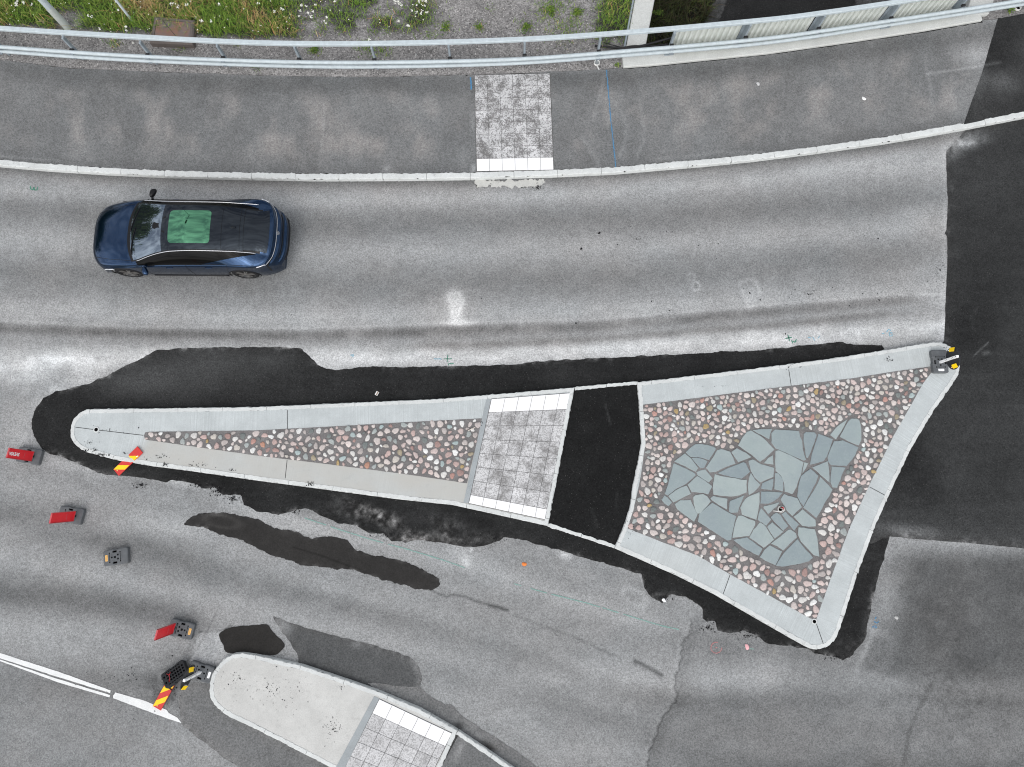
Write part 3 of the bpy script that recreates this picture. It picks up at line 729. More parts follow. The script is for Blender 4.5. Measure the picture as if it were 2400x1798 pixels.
scribble([Z0(1800, 450, s) for s in [[(345, 1255), (370, 1260)], [(385, 1250), (405, 1285)], [(430, 1265), (450, 1240)]]], M_LBLUE, 'pale blue sprayed dashes above the triangular island', .025)
scribble([Z0(600, 450, s) for s in [[(1535, 1440), (1600, 1442)], [(815, 1410), (840, 1405), (835, 1425)]]], M_LBLUE, 'pale blue dashes above the wedge island', .03)
scribble([Z0(1800, 1348, s) for s in [[(935, 360), (925, 380)], [(915, 400), (940, 415), (955, 400)], [(900, 450), (930, 435), (940, 450), (920, 455)]]], M_BLUE, 'blue sprayed letters right of the triangular island', .025)
scribble([[(1668 + 6 * math.cos(a * .7), 1500 + 6 * math.sin(a * .7)) for a in range(10)], [(1679 + 13 * math.cos(a * .5), 1518 + 13 * math.sin(a * .5)) for a in range(0, 11)], [(1677, 1519), (1681, 1517)]][1:], M_PINK, 'pink sprayed ring and dot on the road', .02)
scribble([Z0(1200, 1348, [(2000, 625), (2090, 640)])], M_TEAL, 'green dash under the pink scrap', .02)

# chipped white mortar in the gutter below the tiles
mort = [(1113, 421), (1180, 424), (1275, 419), (1270, 432), (1255, 441), (1230, 436), (1200, 440), (1160, 437), (1115, 440)]
o = sheet('mortar_smear', unp(mort), .005, 0.02, stone_mat('chipped_mortar', albc(205, 205, 200), speck=0.9, dirt=0.9), None, 0.10, 10.0); tag(o, 'chipped white mortar smeared in the gutter below the tiles', kind='structure')

# ================================================================== KERB of the pavement
def kerb_sweep(mb, path, prof, stone=1.17, gap=.010, jit=.006, z0=0.0, closed=False):
    """path in world xy; prof: list of (offset to the left, z); stones split by fine joints"""
    P = resample(path, .06, closed)
    if closed: P.append(P[0])
    n = len(P); k = len(prof)
    L = np.r_[0, np.cumsum([np.linalg.norm(P[i + 1] - P[i]) for i in range(n - 1)])]
    N = []
    for i in range(n):
        a = P[i - 1] if i > 0 else (P[-2] if closed else P[0]); b = P[i + 1] if i < n - 1 else (P[1] if closed else P[-1])
        t = b - a; t = t / np.linalg.norm(t); N.append(np.array((-t[1], t[0])))
    ns = max(1, int(round(L[-1] / stone)))
    for s in range(ns):
        a = L[-1] * s / ns + gap / 2; b = L[-1] * (s + 1) / ns - gap / 2
        ss = np.r_[a, L[(L > a + .01) & (L < b - .01)], b]
        V = []; F = []
        dz = RNG.normal(0, .0015)
        for q in ss:
            i = int(np.clip(np.searchsorted(L, q) - 1, 0, n - 2)); t = (q - L[i]) / max(1e-9, L[i + 1] - L[i])
            p = P[i] * (1 - t) + P[i + 1] * t; nn = N[i] * (1 - t) + N[i + 1] * t
            for j, (o_, z_) in enumerate(prof):
                e = RNG.normal(0, jit) if 0 < j < k - 1 else 0.0
                V.append((p[0] + nn[0] * (o_ + e), p[1] + nn[1] * (o_ + e), z_ + (dz if 0 < j < k - 1 else 0)))
        m = len(ss)
        for i in range(m - 1):
            for j in range(k - 1):
                F.append((i * k + j, i * k + j + 1, (i + 1) * k + j + 1, (i + 1) * k + j))
        F.append(tuple(range(k - 1, -1, -1))); F.append(tuple((m - 1) * k + j for j in range(k)))
        mb.add(V, F)
    return mb

kb = unp(kerb_back, .125)
KW = .155
mb = MB()
# path runs left to right along the back edge: right-hand side (negative offset) is the road
kerb_sweep(mb, kb, [(0, -.02), (0, .118), (-.012, .126), (-KW + .02, .124), (-KW, .108), (-KW - .012, -.02)], 1.17, .009, .010)
o = mb.build('kerb', M_KERB); tag(o, 'long pale granite kerb curving between pavement and road', kind='structure')
mb = MB(); P = resample(kb, .3)
mb.rectsweep([(*(p), 0) for p in offset(P, -KW / 2, False)], KW - .02, .21)
o = mb.build('kerb_joint', M_JOINT); tag(o, 'dark joints of the pavement kerb', kind='structure')

# ================================================================== TILES
def tile_mat(name, base, blot, seed, gk, fk):
    t = NT(name); t.set(Roughness=0.75, Specular_IOR_Level=0.25)
    v = t.at('tone')
    c = t.grey(v)
    sp = t.noise(46.0, 2, 0.65); sp2 = t.noise(24.0, 3, 0.7)
    off = t.n('ShaderNodeVectorMath', operation='ADD'); t.l(t.pos(), off.inputs[0]); off.inputs[1].default_value = (seed * 3.7, seed * 1.9, 0)
    big = t.noise(2.9, 5, 0.66, off.outputs[0]); fine = t.noise(1.1, 3, 0.5, off.outputs[0])
    w = t.at('white')
    lvl = t.mr(big, 0.40, 0.66, base, base + blot)      # share of the surface under grit
    cell = t.n('ShaderNodeSeparateColor'); t.l(t.vor(46.0, out='Color'), cell.inputs[0])
    g = t.ma('ADD', t.ma('ADD', t.ma('MULTIPLY', sp, .35), t.ma('MULTIPLY', sp2, .25)), t.mr(cell.outputs[0], 0, 1, .0, .4))
    grit = t.ma('LESS_THAN', g, lvl)
    grit = t.ma('MULTIPLY', grit, t.ma('SUBTRACT', 1.0, w))
    film = t.ma('MULTIPLY', t.mr(big, 0.46, 0.64, 0, fk), t.ma('SUBTRACT', 1.0, w))
    c = t.mix(film, c, (.20, .195, .19))
    c = t.mix(t.ma('MULTIPLY', grit, gk), c, (.10, .097, .095))
    ws = t.ma('MULTIPLY', t.ma('GREATER_THAN', t.noise(48.0, 2, .5), .735), .8)
    c = t.mix(ws, c, (.2, .2, .2))
    t.col(c); t.bump(sp, .3, .004)
    return t.m
M_TILE = tile_mat('gritty_tiles', .395, .20, 1, .72, .7); M_TILE2 = tile_mat('dirty_tiles', .44, .08, 2, .46, .75); M_TILE3 = tile_mat('gravelled_tiles', .44, .02, 5, .42, .3)

def tiles(name, quad, z, nc, nr, white_rows, mat, parent=None, thick=.03, gap=.008, partial=None, tone=.53):
    """quad: top-left, top-right, bottom-right, bottom-left in the world; nc, nr may be fractions (a cut last row)"""
    TL, TR, BR, BL = [np.array(p) for p in quad]
    V = []; F = []; tn = []; wt = []
    W = np.linalg.norm(TR - TL); H = np.linalg.norm(BL - TL)
    cs = list(np.arange(0, nc, 1.0)) + [nc]; rs = list(np.arange(0, nr, 1.0)) + [nr]
    f = lambda a, b: (TL * (1 - a) + TR * a) * (1 - b) + (BL * (1 - a) + BR * a) * b
    for i in range(len(cs) - 1):
        for j in range(len(rs) - 1):
            if partial and partial(i, j): continue
            ga = gap / 2 / W; gb_ = gap / 2 / H
            a0, a1 = cs[i] / nc + ga, cs[i + 1] / nc - ga; b0, b1 = rs[j] / nr + gb_, rs[j + 1] / nr - gb_
            dz = RNG.normal(0, .0012); e = .004
            b = len(V)
            for (aa, bb) in ((a0, b1), (a1, b1), (a1, b0), (a0, b0)): p = f(aa, bb); V.append((*p, z - thick))
            for (aa, bb) in ((a0, b1), (a1, b1), (a1, b0), (a0, b0)): p = f(aa, bb); V.append((*p, z + dz - e))
            sx, sy = e / W, e / H
            for (aa, bb) in ((a0 + sx, b1 - sy), (a1 - sx, b1 - sy), (a1 - sx, b0 + sy), (a0 + sx, b0 + sy)): p = f(aa, bb); V.append((*p, z + dz))
            for r in (0, 4):
                for q in range(4): F.append((b + r + q, b + r + (q + 1) % 4, b + r + 4 + (q + 1) % 4, b + r + 4 + q))
            F.append((b + 8, b + 9, b + 10, b + 11))
            wv = 1.0 if (j in white_rows or (j - (len(rs) - 1)) in white_rows) else 0.0
            tn += [(.80 + RNG.normal(0, .015)) if wv else tone * (1 + RNG.normal(0, .05))] * 12; wt += [wv] * 12
    return mobj(name, V, F, mat, parent, False, parent is not None, {'tone': np.array(tn), 'white': np.array(wt)})

M_BED = plain('tile_bed', (.12, .118, .115), .95, .1)
zt = ZP + .018
tq = [un(1112.2, 176, zt), un(1288.6, 171.8, zt), un(1297.5, 397.5, zt), un(1117.6, 401, zt)]
o = tiles('tile_paving', tq, zt, 6, 8, (-1,), M_TILE); tag(o, 'pale speckled tile square set in the pavement with a white row at the kerb', kind='structure')
o = sheet('tile_bed', offset(ccw(tq), -.012), ZP + .008, .1, M_BED); tag(o, 'dark bed under the pavement tiles', kind='structure')
# ================================================================== TRAFFIC ISLANDS
ZI = .130
KPROF = [(-.012, -.02), (0, .112), (.014, ZI + .004), (.10, ZI + .006), (.108, ZI - .03)]

def island(label, outer_px, kerb_w=.105, jit=.006):
    W = unp(outer_px, ZI)
    if area(W) < 0: W = W[::-1]
    c = np.mean(np.array(W), 0)
    root = empty('traffic_island', (c[0], c[1], 0))
    tag(root, label, 'traffic island', 'traffic islands in the junction')
    mb = MB(); kerb_sweep(mb, W, KPROF, 1.13, .008, jit, closed=True)
    mb.build('kerb', M_KERB, root, False, True)
    mobj('kerb_bed', *_strip(W, .008, .098, ZI - .008), M_JOINT, root, False, True)
    return root, W

def _strip(W, d0, d1, z):
    a = offset(W, d0); b = offset(W, d1); n = len(a)
    V = [(*p, z) for p in a] + [(*p, z) for p in b]
    F = [(i, (i + 1) % n, n + (i + 1) % n, n + i) for i in range(n)]
    return V, F

def conc_field(W, warmf=None, tone=None):
    def f(X, Y, z):
        P = np.c_[X, Y]
        _, d, al = closest(P, W)
        u, v = pj(X, Y, z)
        return {'along': al, 'warm': warmf(u, v) if warmf else np.zeros(len(X))}
    return f

def seam(px, z, root, w=.014):
    P = [np.array(un(x, y, z)) for x, y in px]
    V = []; F = []
    for i, p in enumerate(P):
        t = P[min(i + 1, len(P) - 1)] - P[max(i - 1, 0)]; t /= np.linalg.norm(t); n = np.array((-t[1], t[0]))
        V += [(*(p + n * w / 2), z + .003), (*(p - n * w / 2), z + .003)]
    for i in range(len(P) - 1): F.append((2 * i, 2 * i + 1, 2 * i + 3, 2 * i + 2))
    return mobj('joint', V, F, M_JOINT, root, False, True)

def post_hole(px, z, root, r=.045):
    x, y = un(*px, z)
    mb = MB(); mb.lathe([(r + .03, 0), (r + .028, .006), (r + .004, .007), (r, 0.0)], (x, y, z))
    mb.build('sleeve_ring', M_KERB, root, True, True)
    mb = MB(); mb.lathe([(0.0001, .0045), (r + .003, .0045)], (x, y, z)); mb.build('post_hole', M_HOLE, root, False, True)

# ---- cobbles
def cobble_mat():
    t = NT('cobblestones'); t.set(Roughness=.7, Specular_IOR_Level=.3)
    c = t.at('tint', True)
    n = t.noise(30.0, 4, .7); n2 = t.noise(90.0, 2, .6)
    k = t.ma('MULTIPLY', t.mr(n, .3, .7, .78, 1.18), t.mr(n2, .3, .7, .9, 1.1))
    c = t.mix(1.0, c, t.grey(k), 'MULTIPLY')
    d = t.ma('GREATER_THAN', t.noise(45.0, 3, .7), .64)
    c = t.mix(t.ma('MULTIPLY', d, .30), c, (.12, .10, .10))
    t.col(c); t.bump(n, .25, .006); return t.m
M_COB = cobble_mat()
MT = NT('mortar'); MT.set(Roughness=.95, Specular_IOR_Level=.1)
_g = MT.noise(70.0, 3, .75)
MT.col(MT.mix(1.0, MT.mix(MT.mr(MT.noise(2.0, 4, .6), .35, .65, 0, 1), (.138, .132, .130), (.196, .189, .186)), MT.grey(MT.mr(_g, .28, .72, .5, 1.5)), 'MULTIPLY'))
MT.bump(_g, .4, .005); M_MORT = MT.m

PAL = [((222, 222, 219), 8), ((208, 206, 202), 13), ((206, 196, 191), 18), ((200, 184, 179), 17), ((190, 167, 161), 11), ((180, 172, 168), 11), ((162, 168, 166), 8), ((188, 182, 174), 6),
       ((184, 146, 136), 2.0), ((190, 146, 126), .4), ((160, 134, 128), 2.5), ((176, 154, 112), .8), ((120, 126, 124), 4), ((160, 150, 130), 2), ((168, 182, 181), 2)]
PALC = np.array([alb(np.array(c)) for c, _ in PAL]); PALW = np.array([w for _, w in PAL], float); PALW /= PALW.sum()

def cobbles(root, poly, z, excl=None, gap=.012, szf=None, tries=(2500, 5000, 9000, 12000), sizes=(.088, .074, .062, .050), seed=1, dens=None):
    rng = np.random.default_rng(seed)
    A = np.array(poly); lo, hi = A.min(0), A.max(0)
    pts = np.zeros((0, 2)); rad = np.zeros(0); st = []
    for n, sz in zip(tries, sizes):
        C = lo + rng.random((n, 2)) * (hi - lo)
        ins = pip(C, poly); C = C[ins]
        _, d, _ = closest(C, poly)
        a = sz * rng.uniform(.86, 1.16, len(C)) * (szf(C) if szf else 1.0); asp = rng.uniform(.62, .96, len(C)); b = a * asp
        r = .5 * (a + b) * .95
        ok = d > r * .98
        if excl is not None:
            e = pip(C, excl); _, de, _ = closest(C, excl)
            ok &= ~e & (de > r + .03)
        for c, aa, bb, rr in zip(C[ok], a[ok], b[ok], r[ok]):
            if len(rad) and ((np.hypot(*(pts - c).T) - rad - rr) < gap).any(): continue
            pts = np.vstack([pts, c]); rad = np.r_[rad, rr]; st.append((c, aa, bb))
    V = []; F = []; T = []
    NA = 14
    for c, a, b in st:
        ph = rng.random(4) * 6.28; rot = rng.random() * math.pi
        h = rng.uniform(.012, .026)
        tint = PALC[rng.choice(len(PALC), p=PALW)] * rng.uniform(.98, 1.18)
        th = np.arange(NA) / NA * 2 * math.pi
        k = 1 + .10 * np.cos(2 * th + ph[0]) + .10 * np.cos(3 * th + ph[1]) + .06 * np.cos(5 * th + ph[2]) + rng.normal(0, .03, NA)
        x0 = a * k * np.cos(th); y0 = b * k * np.sin(th)
        x = x0 * math.cos(rot) - y0 * math.sin(rot); y = x0 * math.sin(rot) + y0 * math.cos(rot)
        base = len(V)
        tl = rng.normal(0, .05, 2)
        for s, zz in ((1.02, -.004), (.97, h * .55), (.86, h * .88), (.55, h)):
            for i in range(NA): V.append((c[0] + x[i] * s, c[1] + y[i] * s, z + zz + (x[i] * tl[0] + y[i] * tl[1]) * s))
        V.append((c[0], c[1], z + h * 1.03))
        for q in range(3):
            for i in range(NA): F.append((base + q * NA + i, base + q * NA + (i + 1) % NA, base + (q + 1) * NA + (i + 1) % NA, base + (q + 1) * NA + i))
        for i in range(NA): F.append((base + 3 * NA + i, base + 3 * NA + (i + 1) % NA, base + 4 * NA))
        T += [tint] * (4 * NA + 1)
    o = mobj('cobblestones', V, F, M_COB, root, True, True, {'tint': np.array(T)})
    return o, len(st)

# ------------------------------------------------------------------ wedge island
wedge = [(1346.5, 908.2), (1200, 920.5), (1143, 925.3), (1023.7, 935), (817, 944.3), (600, 953.6), (326, 957.6), (209, 959), (196, 962), (184, 970), (173, 981), (167, 993), (164.3, 1008.6), (165.7, 1025), (172.5, 1038.5), (184.7, 1049.4), (200, 1058.5), (271.6, 1078), (353, 1091.5), (448, 1103.7), (600, 1125.5), (763, 1147), (926, 1168.9), (1060, 1183), (1200, 1213.7), (1284, 1232.5), (1300, 1150), (1322, 1036)]
I1, W1 = island('long wedge shaped traffic island with cobbles and a tiled crossing end', wedge)
in1 = offset(W1, .10)
def warm1(u, v):
    return sstep(-6, 6, v - np.interp(u, [160, 330, 350, 1130], [1100, 1032, 1028, 1060])) * sstep(318, 352, u + .5 * (v - 1050)) * np.clip(.75 + .9 * fbm(u / 60, v / 40, 301, 4), .3, 1)
sheet('concrete_band', in1, ZI, .04, M_CONC, conc_field(W1, warm1), parent=I1)
cob1 = [(341, 1013.5), (350.4, 1012.2), (600, 1008.9), (763, 1000.5), (953, 989.6), (1131, 980.7), (1113, 1056), (1094.3, 1132.8), (953, 1111.8), (763, 1087.4), (600, 1067.7), (350.4, 1032), (341, 1030.5), (336.8, 1022)]
c1 = ccw(unp(cob1, ZI))
bed = sheet('cobble_paving', c1, ZI + .004, .05, M_MORT, parent=I1, jit=.006)
cobbles(bed, c1, ZI + .005, None, .028, None, seed=11, sizes=(.080, .068, .056, .045))
seam([(336, 1020.5), (225, 1007.5), (177, 1001.3)], ZI, I1)
seam([(673.5, 961), (674, 1005)], ZI, I1); seam([(673, 1078), (668.5, 1121)], ZI, I1)
post_hole((225.5, 1007), ZI + .004, I1)
# strip kerb between cobbles and tiles, then the tiles
sk = ccw(unp([(1139.3, 937), (1151, 936), (1098, 1180), (1086.5, 1178)], ZI))
mb = MB(); mb.prism(sk, ZI - .02, ZI + .008); mb.build('strip_kerb', M_KERBD, I1, False, True)
tq1 = [un(*p, ZI) for p in ((1152, 935.4), (1335.6, 921.4), (1277, 1217.5), (1099, 1179.5))]
sheet('tile_bed', offset(ccw(tq1), -.01), ZI + .004, .1, M_BED, parent=I1)
tiles('tile_paving', tq1, ZI + .014, 5.75, 7.6, (0, -1), M_TILE2, I1)

# ------------------------------------------------------------------ refuge crossing between the islands
cross = [(1347, 909), (1494.7, 896.5), (1504, 1041), (1477, 1190.6), (1440, 1283), (1284, 1232), (1316, 1060)]
ZC = .075
def x_cr(u, v):
    return ln(u, v, Z0(1200, 900, [(805, 180), (830, 270), (850, 350)]), 2.5, 22) + ln(u, v, Z0(1200, 900, [(905, 940), (900, 1050)]), 2.5, 10) + ln(u, v, Z0(1200, 900, [(690, 1080), (740, 1240)]), 3, 10) + bl(u, v, 1380, 1000, 20, 16, 8), 0 * u
o = sheet('crossing_path', unp(cross, ZC), ZC, .04, M_NEW, f_dark(35, 14, 311, x_cr), 0.0); tag(o, 'black asphalt crossing between the two planted out islands'.replace('planted out', 'cobbled'), kind='structure')
def flush_kerb(px, label):
    P = unp(px, ZC + .01)
    mb = MB(); kerb_sweep(mb, P, [(0, -.02), (.004, ZC), (.012, ZC + .012), (.085, ZC + .012), (.09, ZC - .02)], 1.1, .01, .008)
    o = mb.build('kerb', M_KERB); tag(o, label, 'kerb', 'flush kerbs across the refuge path')
flush_kerb([(1495.5, 893.5), (1420, 900), (1346.5, 907)], 'low kerb at the upper end of the black crossing path')
flush_kerb([(1283, 1234.5), (1360, 1259), (1440, 1285.5)], 'low kerb at the lower end of the black crossing path')

# ------------------------------------------------------------------ triangular island
tri = [(1494, 896), (1600, 883.5), (1700, 872), (1800, 859.5), (1848, 853.5), (1963, 838), (2071.6, 821), (2153, 807), (2185.7, 802.3), (2202, 801.8), (2215.6, 805.5), (2229, 813), (2240, 825), (2247, 840), (2250, 858), (2246.8, 878), (2234.6, 898), (2191, 960), (2136.8, 1049), (2082.5, 1164), (2052.6, 1231.4), (2009, 1349), (1990, 1407.8), (1967, 1481), (1954.8, 1503.5), (1936, 1518), (1917, 1522.6), (1901, 1520.8), (1885, 1513), (1800, 1464.8), (1675, 1392.8), (1588, 1349.3), (1440.4, 1284.3), (1462, 1234), (1477, 1188), (1483.8, 1136), (1494.7, 1087.4), (1503.7, 1038.5), (1499, 965)]
I2, W2 = island('large triangular traffic island with grey flagstones set in cobbles', tri)
in2 = offset(W2, .10)
sheet('concrete_band', in2, ZI, .04, M_CONC, conc_field(W2, lambda u, v: .18 * sstep(1250, 1330, v) * sstep(1700, 1560, u) + .08 * sstep(900, 860, v)), parent=I2)
cob2 = [(1506.5, 949), (1640, 932), (1800, 911), (1906, 898), (1995.6, 887), (2100, 870), (2184, 858.8), (2186.5, 868), (2164, 898), (2095, 1020), (2036.3, 1139), (1990, 1240), (1949, 1350), (1913, 1452), (1900, 1450), (1800, 1394.5), (1710.6, 1346), (1634.6, 1302), (1540, 1266), (1470, 1238), (1489, 1177), (1503, 1110), (1511, 1052), (1509, 1000)]
c2 = ccw(unp(cob2, ZI))
A_ = lambda *p: [(1560 + x / 8.4962, 960 + y / 8.4962) for x, y in p]
B_ = lambda *p: [(1760 + x / 7.6, 960 + y / 7.6) for x, y in p]
C_ = lambda *p: [(1680 + x / 7.889, 1140 + y / 7.889) for x, y in p]
D_ = lambda *p: [(1540 + x / 8.4962, 1100 + y / 8.4962) for x, y in p]
FLAG = [
 A_((400, 850), (480, 770), (590, 690), (720, 682), (960, 735), (1000, 770), (1000, 800), (870, 1005), (700, 955), (600, 942), (495, 945)),
 A_((170, 1030), (385, 870), (490, 955), (560, 1040), (655, 1165), (600, 1240), (400, 1135)),
 A_((515, 965), (620, 955), (720, 975), (840, 1025), (770, 1160), (690, 1160), (600, 1065)),
 A_((805, 1155), (920, 990), (1030, 805), (1110, 780), (1290, 840), (1350, 960), (1395, 1075), (1200, 1140), (1010, 1240), (880, 1250)),
 A_((1312, 845), (1420, 768), (1600, 860), (1720, 945), (1600, 990), (1450, 1045)),
 A_((1442, 715), (1520, 580), (1620, 440), (1700, 412), (1830, 490), (1960, 570), (2060, 680), (2170, 795), (2060, 900), (1885, 1045), (1700, 890)),
 A_((1725, 408), (1900, 388), (2118, 382), (2085, 500), (2062, 590), (1960, 535)),
 A_((165, 1068), (400, 1170), (590, 1272), (605, 1300)) + D_((590, 288), (400, 380), (215, 520), (155, 490), (210, 330), (250, 170)),
 A_((615, 1245), (700, 1210), (790, 1188), (860, 1270), (940, 1370), (860, 1448), (740, 1380), (640, 1310)),
 D_((608, 305), (700, 220), (800, 128), (960, 225), (1085, 322), (1095, 350), (1020, 500), (925, 475), (800, 460), (690, 455)),
 A_((1035, 1262), (1230, 1170), (1410, 1098), (1550, 1045), (1600, 1070), (1640, 1150), (1685, 1238), (1640, 1285), (1510, 1378), (1330, 1345), (1150, 1300)),
 A_((1652, 1022), (1740, 988), (1890, 1082), (2020, 1115), (2165, 1160), (2150, 1340), (1885, 1452), (1770, 1345), (1700, 1220)),
 A_((1955, 1070), (2040, 965), (2142, 908), (2148, 1092), (2060, 1085)),
 D_((1150, 92), (1260, 130), (1400, 150), (1550, 175), (1690, 208), (1788, 205), (1782, 460), (1640, 520), (1480, 542), (1300, 528), (1122, 505), (1108, 370), (1130, 220)),
 D_((1872, 70), (1950, 200), (2060, 312), (1990, 400), (1930, 450), (1832, 510), (1815, 400), (1815, 280), (1832, 160)),
 A_((1928, 1468), (2040, 1410), (2152, 1370), (2142, 1500), (2120, 1608), (1900, 1575)),
 D_((228, 532), (370, 415), (480, 360), (588, 322), (640, 410), (678, 488), (580, 535), (490, 578), (325, 658), (270, 590)),
 D_((145, 520), (215, 560), (298, 660), (235, 735), (160, 690), (90, 610)),
 D_((355, 690), (470, 612), (570, 612), (668, 608), (700, 680), (750, 780), (808, 900), (740, 1045), (590, 935), (400, 790)),
 D_((722, 542), (760, 512), (840, 500), (915, 490), (1000, 535), (1070, 640), (1020, 708), (930, 800), (870, 878), (800, 880), (760, 790), (735, 690)),
 D_((1062, 572), (1120, 528), (1200, 545), (1280, 562), (1340, 570), (1402, 582), (1398, 700), (1392, 800), (1230, 710), (1085, 612)),
 D_((1452, 632), (1560, 592), (1740, 512), (1690, 640), (1640, 760), (1608, 858), (1470, 868), (1437, 840), (1440, 730)),
 D_((1100, 662), (1260, 760), (1430, 862), (1578, 936), (1550, 1050), (1520, 1180), (1475, 1405), (1390, 1412), (1260, 1330), (1100, 1228), (950, 1130), (815, 1040), (842, 892), (960, 780)),
 D_((1622, 922), (1690, 922), (1820, 980), (1958, 1032), (1958, 1100), (1900, 1220), (1840, 1325), (1680, 1345), (1502, 1368), (1530, 1200), (1562, 1060)),
 D_((1765, 580), (1840, 532), (1950, 490), (2042, 452), (2045, 650), (2020, 820), (1982, 1008), (1850, 960), (1690, 905), (1675, 800), (1658, 770), (1700, 680)),
 C_((822, 92), (1020, 98), (1222, 112), (1140, 212), (1020, 298), (960, 318), (808, 320)),
 C_((872, 366), (1020, 332), (1162, 292), (1110, 370), (1050, 420), (962, 508), (942, 500), (900, 440), (862, 395)),
 C_((822, 402), (870, 452), (940, 540), (1008, 612), (915, 728), (850, 680), (758, 618), (775, 500)),
 C_((992, 570), (1050, 520), (1105, 482), (1175, 525), (1250, 640), (1322, 732), (1228, 822), (1110, 700)),
 C_((1202, 512), (1268, 468), (1400, 590), (1522, 700), (1432, 818), (1320, 680)),
 C_((1178, 240), (1242, 138), (1320, 170), (1400, 192), (1492, 217), (1540, 310), (1578, 385), (1480, 470), (1402, 548), (1290, 440), (1265, 380)),
 C_((932, 745), (1030, 662), (1120, 745), (1232, 840), (1150, 910), (1072, 962), (1000, 860)),
 C_((802, 662), (860, 695), (908, 742), (942, 800), (1000, 890), (1062, 980), (960, 1070), (870, 1138), (740, 1040), (602, 945), (680, 800)),
 C_((1002, 1058), (1180, 920), (1325, 798), (1370, 797), (1472, 868), (1478, 950), (1350, 1060), (1232, 1188), (1120, 1110)),
 C_((1422, 560), (1510, 490), (1588, 422), (1700, 520), (1828, 622), (1832, 740), (1700, 748), (1580, 728), (1500, 640)),
 C_((1512, 752), (1660, 770), (1818, 792), (1862, 960), (1880, 1130), (1898, 1298), (1800, 1278), (1680, 1150), (1560, 1025), (1505, 900)),
 C_((1492, 972), (1560, 1060), (1640, 1162), (1720, 1240), (1785, 1320), (1700, 1388), (1500, 1438), (1230, 1488), (1092, 1468), (1160, 1350), (1250, 1220), (1380, 1090)),
 C_((982, 1088), (1100, 1150), (1212, 1202), (1150, 1330), (1082, 1458), (900, 1378), (795, 1308), (880, 1180)),
 C_((562, 940), (600, 972), (720, 1060), (848, 1152), (780, 1285), (640, 1215), (500, 1145), (305, 990), (430, 965)),
 B_((432, 352), (640, 366), (858, 382), (880, 480), (915, 560), (928, 700), (950, 800), (982, 900), (940, 912), (780, 840), (600, 760), (440, 690), (368, 590), (366, 420)),
 B_((942, 430), (980, 397), (1130, 402), (1176, 450), (1120, 620), (1060, 770), (1020, 862), (985, 850), (962, 700), (938, 560)),
 B_((1202, 432), (1330, 475), (1462, 527), (1420, 660), (1358, 830), (1300, 918), (1180, 955), (1052, 982), (1088, 800), (1150, 600)),
 B_((1412, 450), (1480, 360), (1560, 285), (1640, 225), (1722, 172), (1660, 300), (1580, 440), (1515, 532)),
 B_((1737, 202), (1800, 157), (1880, 160), (1928, 182), (1955, 250), (1968, 330), (1970, 540), (1922, 638), (1820, 600), (1700, 548), (1582, 482), (1660, 340)),
 B_((1482, 562), (1640, 548), (1770, 605), (1918, 672), (1870, 790), (1800, 900), (1712, 998), (1570, 1000), (1430, 990), (1380, 930), (1367, 840), (1420, 700)),
 B_((442, 732), (500, 722), (700, 812), (820, 870), (938, 937), (900, 1150), (855, 1250), (810, 1380), (758, 1488), (735, 1508), (602, 1462), (590, 1300), (540, 1180), (442, 1088), (430, 900)),
 B_((432, 1132), (490, 1132), (540, 1190), (575, 1270), (580, 1360), (578, 1458), (500, 1440), (417, 1420)),
 B_((957, 935), (1023, 955), (985, 1040), (917, 1138), (930, 1040)),
 B_((1092, 1030), (1230, 975), (1368, 918), (1390, 1010), (1400, 1100), (1403, 1298), (1320, 1230), (1240, 1158), (1170, 1090)),
 B_((1442, 1012), (1570, 1020), (1688, 1032), (1660, 1080), (1635, 1132), (1590, 1260), (1538, 1388), (1460, 1388), (1417, 1290), (1428, 1150)),
 B_((897, 1182), (980, 1110), (1060, 1052), (1130, 1110), (1205, 1180), (1160, 1300), (1090, 1430)) + C_((1608, 368), (1540, 280), (1495, 192)) + B_((828, 1530), (850, 1350)),
 B_((1238, 1195), (1340, 1300), (1458, 1422)) + C_((2080, 180), (2000, 300), (1930, 450), (1842, 585), (1720, 480), (1602, 392), (1700, 220)) + B_((1150, 1390), (1210, 1270)),
]
hull_pts = [A_((400, 850))[0], A_((590, 685))[0], A_((960, 730))[0], A_((1290, 838))[0], A_((1420, 766))[0], A_((1440, 712))[0], A_((1620, 438))[0], A_((1720, 402))[0], A_((2120, 378))[0]] + B_((860, 378), (1130, 396), (1465, 522), (1412, 448), (1560, 280), (1725, 168), (1800, 152), (1930, 178), (1972, 330), (1972, 545), (1920, 680), (1715, 1005), (1640, 1130), (1542, 1392), (1462, 1425)) + C_((2000, 305), (1842, 590), (1835, 745), (1865, 960), (1902, 1302), (1795, 1325), (1700, 1392), (1500, 1442), (1230, 1492), (1090, 1475), (900, 1385), (785, 1312), (500, 1152), (270, 1000)) + D_((1385, 1418), (1100, 1235), (805, 1045), (735, 1055), (590, 938), (390, 800), (232, 742), (85, 615), (150, 490), (210, 330), (250, 170)) + A_((160, 1060), (168, 1028))
hull = ccw(unp(hull_pts, ZI))
bed2 = sheet('cobble_paving', c2, ZI + .004, .05, M_MORT, parent=I2, jit=.006)
_, ncob = cobbles(bed2, c2, ZI + .005, hull, .012, lambda C: np.interp(pj(C[:, 0], C[:, 1], ZI)[1], [850, 1000, 1150, 1250, 1400], [.86, .88, .96, 1.08, 1.12]), (5000, 12000, 22000, 30000), (.083, .071, .060, .049), seed=23)
print('cobbles', ncob)
FS = NT('slate_flagstone'); FS.set(Roughness=.62, Specular_IOR_Level=.35)
oi = FS.n('ShaderNodeObjectInfo').outputs['Random']
fb = FS.mix(oi, albc(136, 149, 154), albc(173, 184, 182))
fn = FS.noise(3.2, 5, .6); ff = FS.noise(50.0, 3, .7)
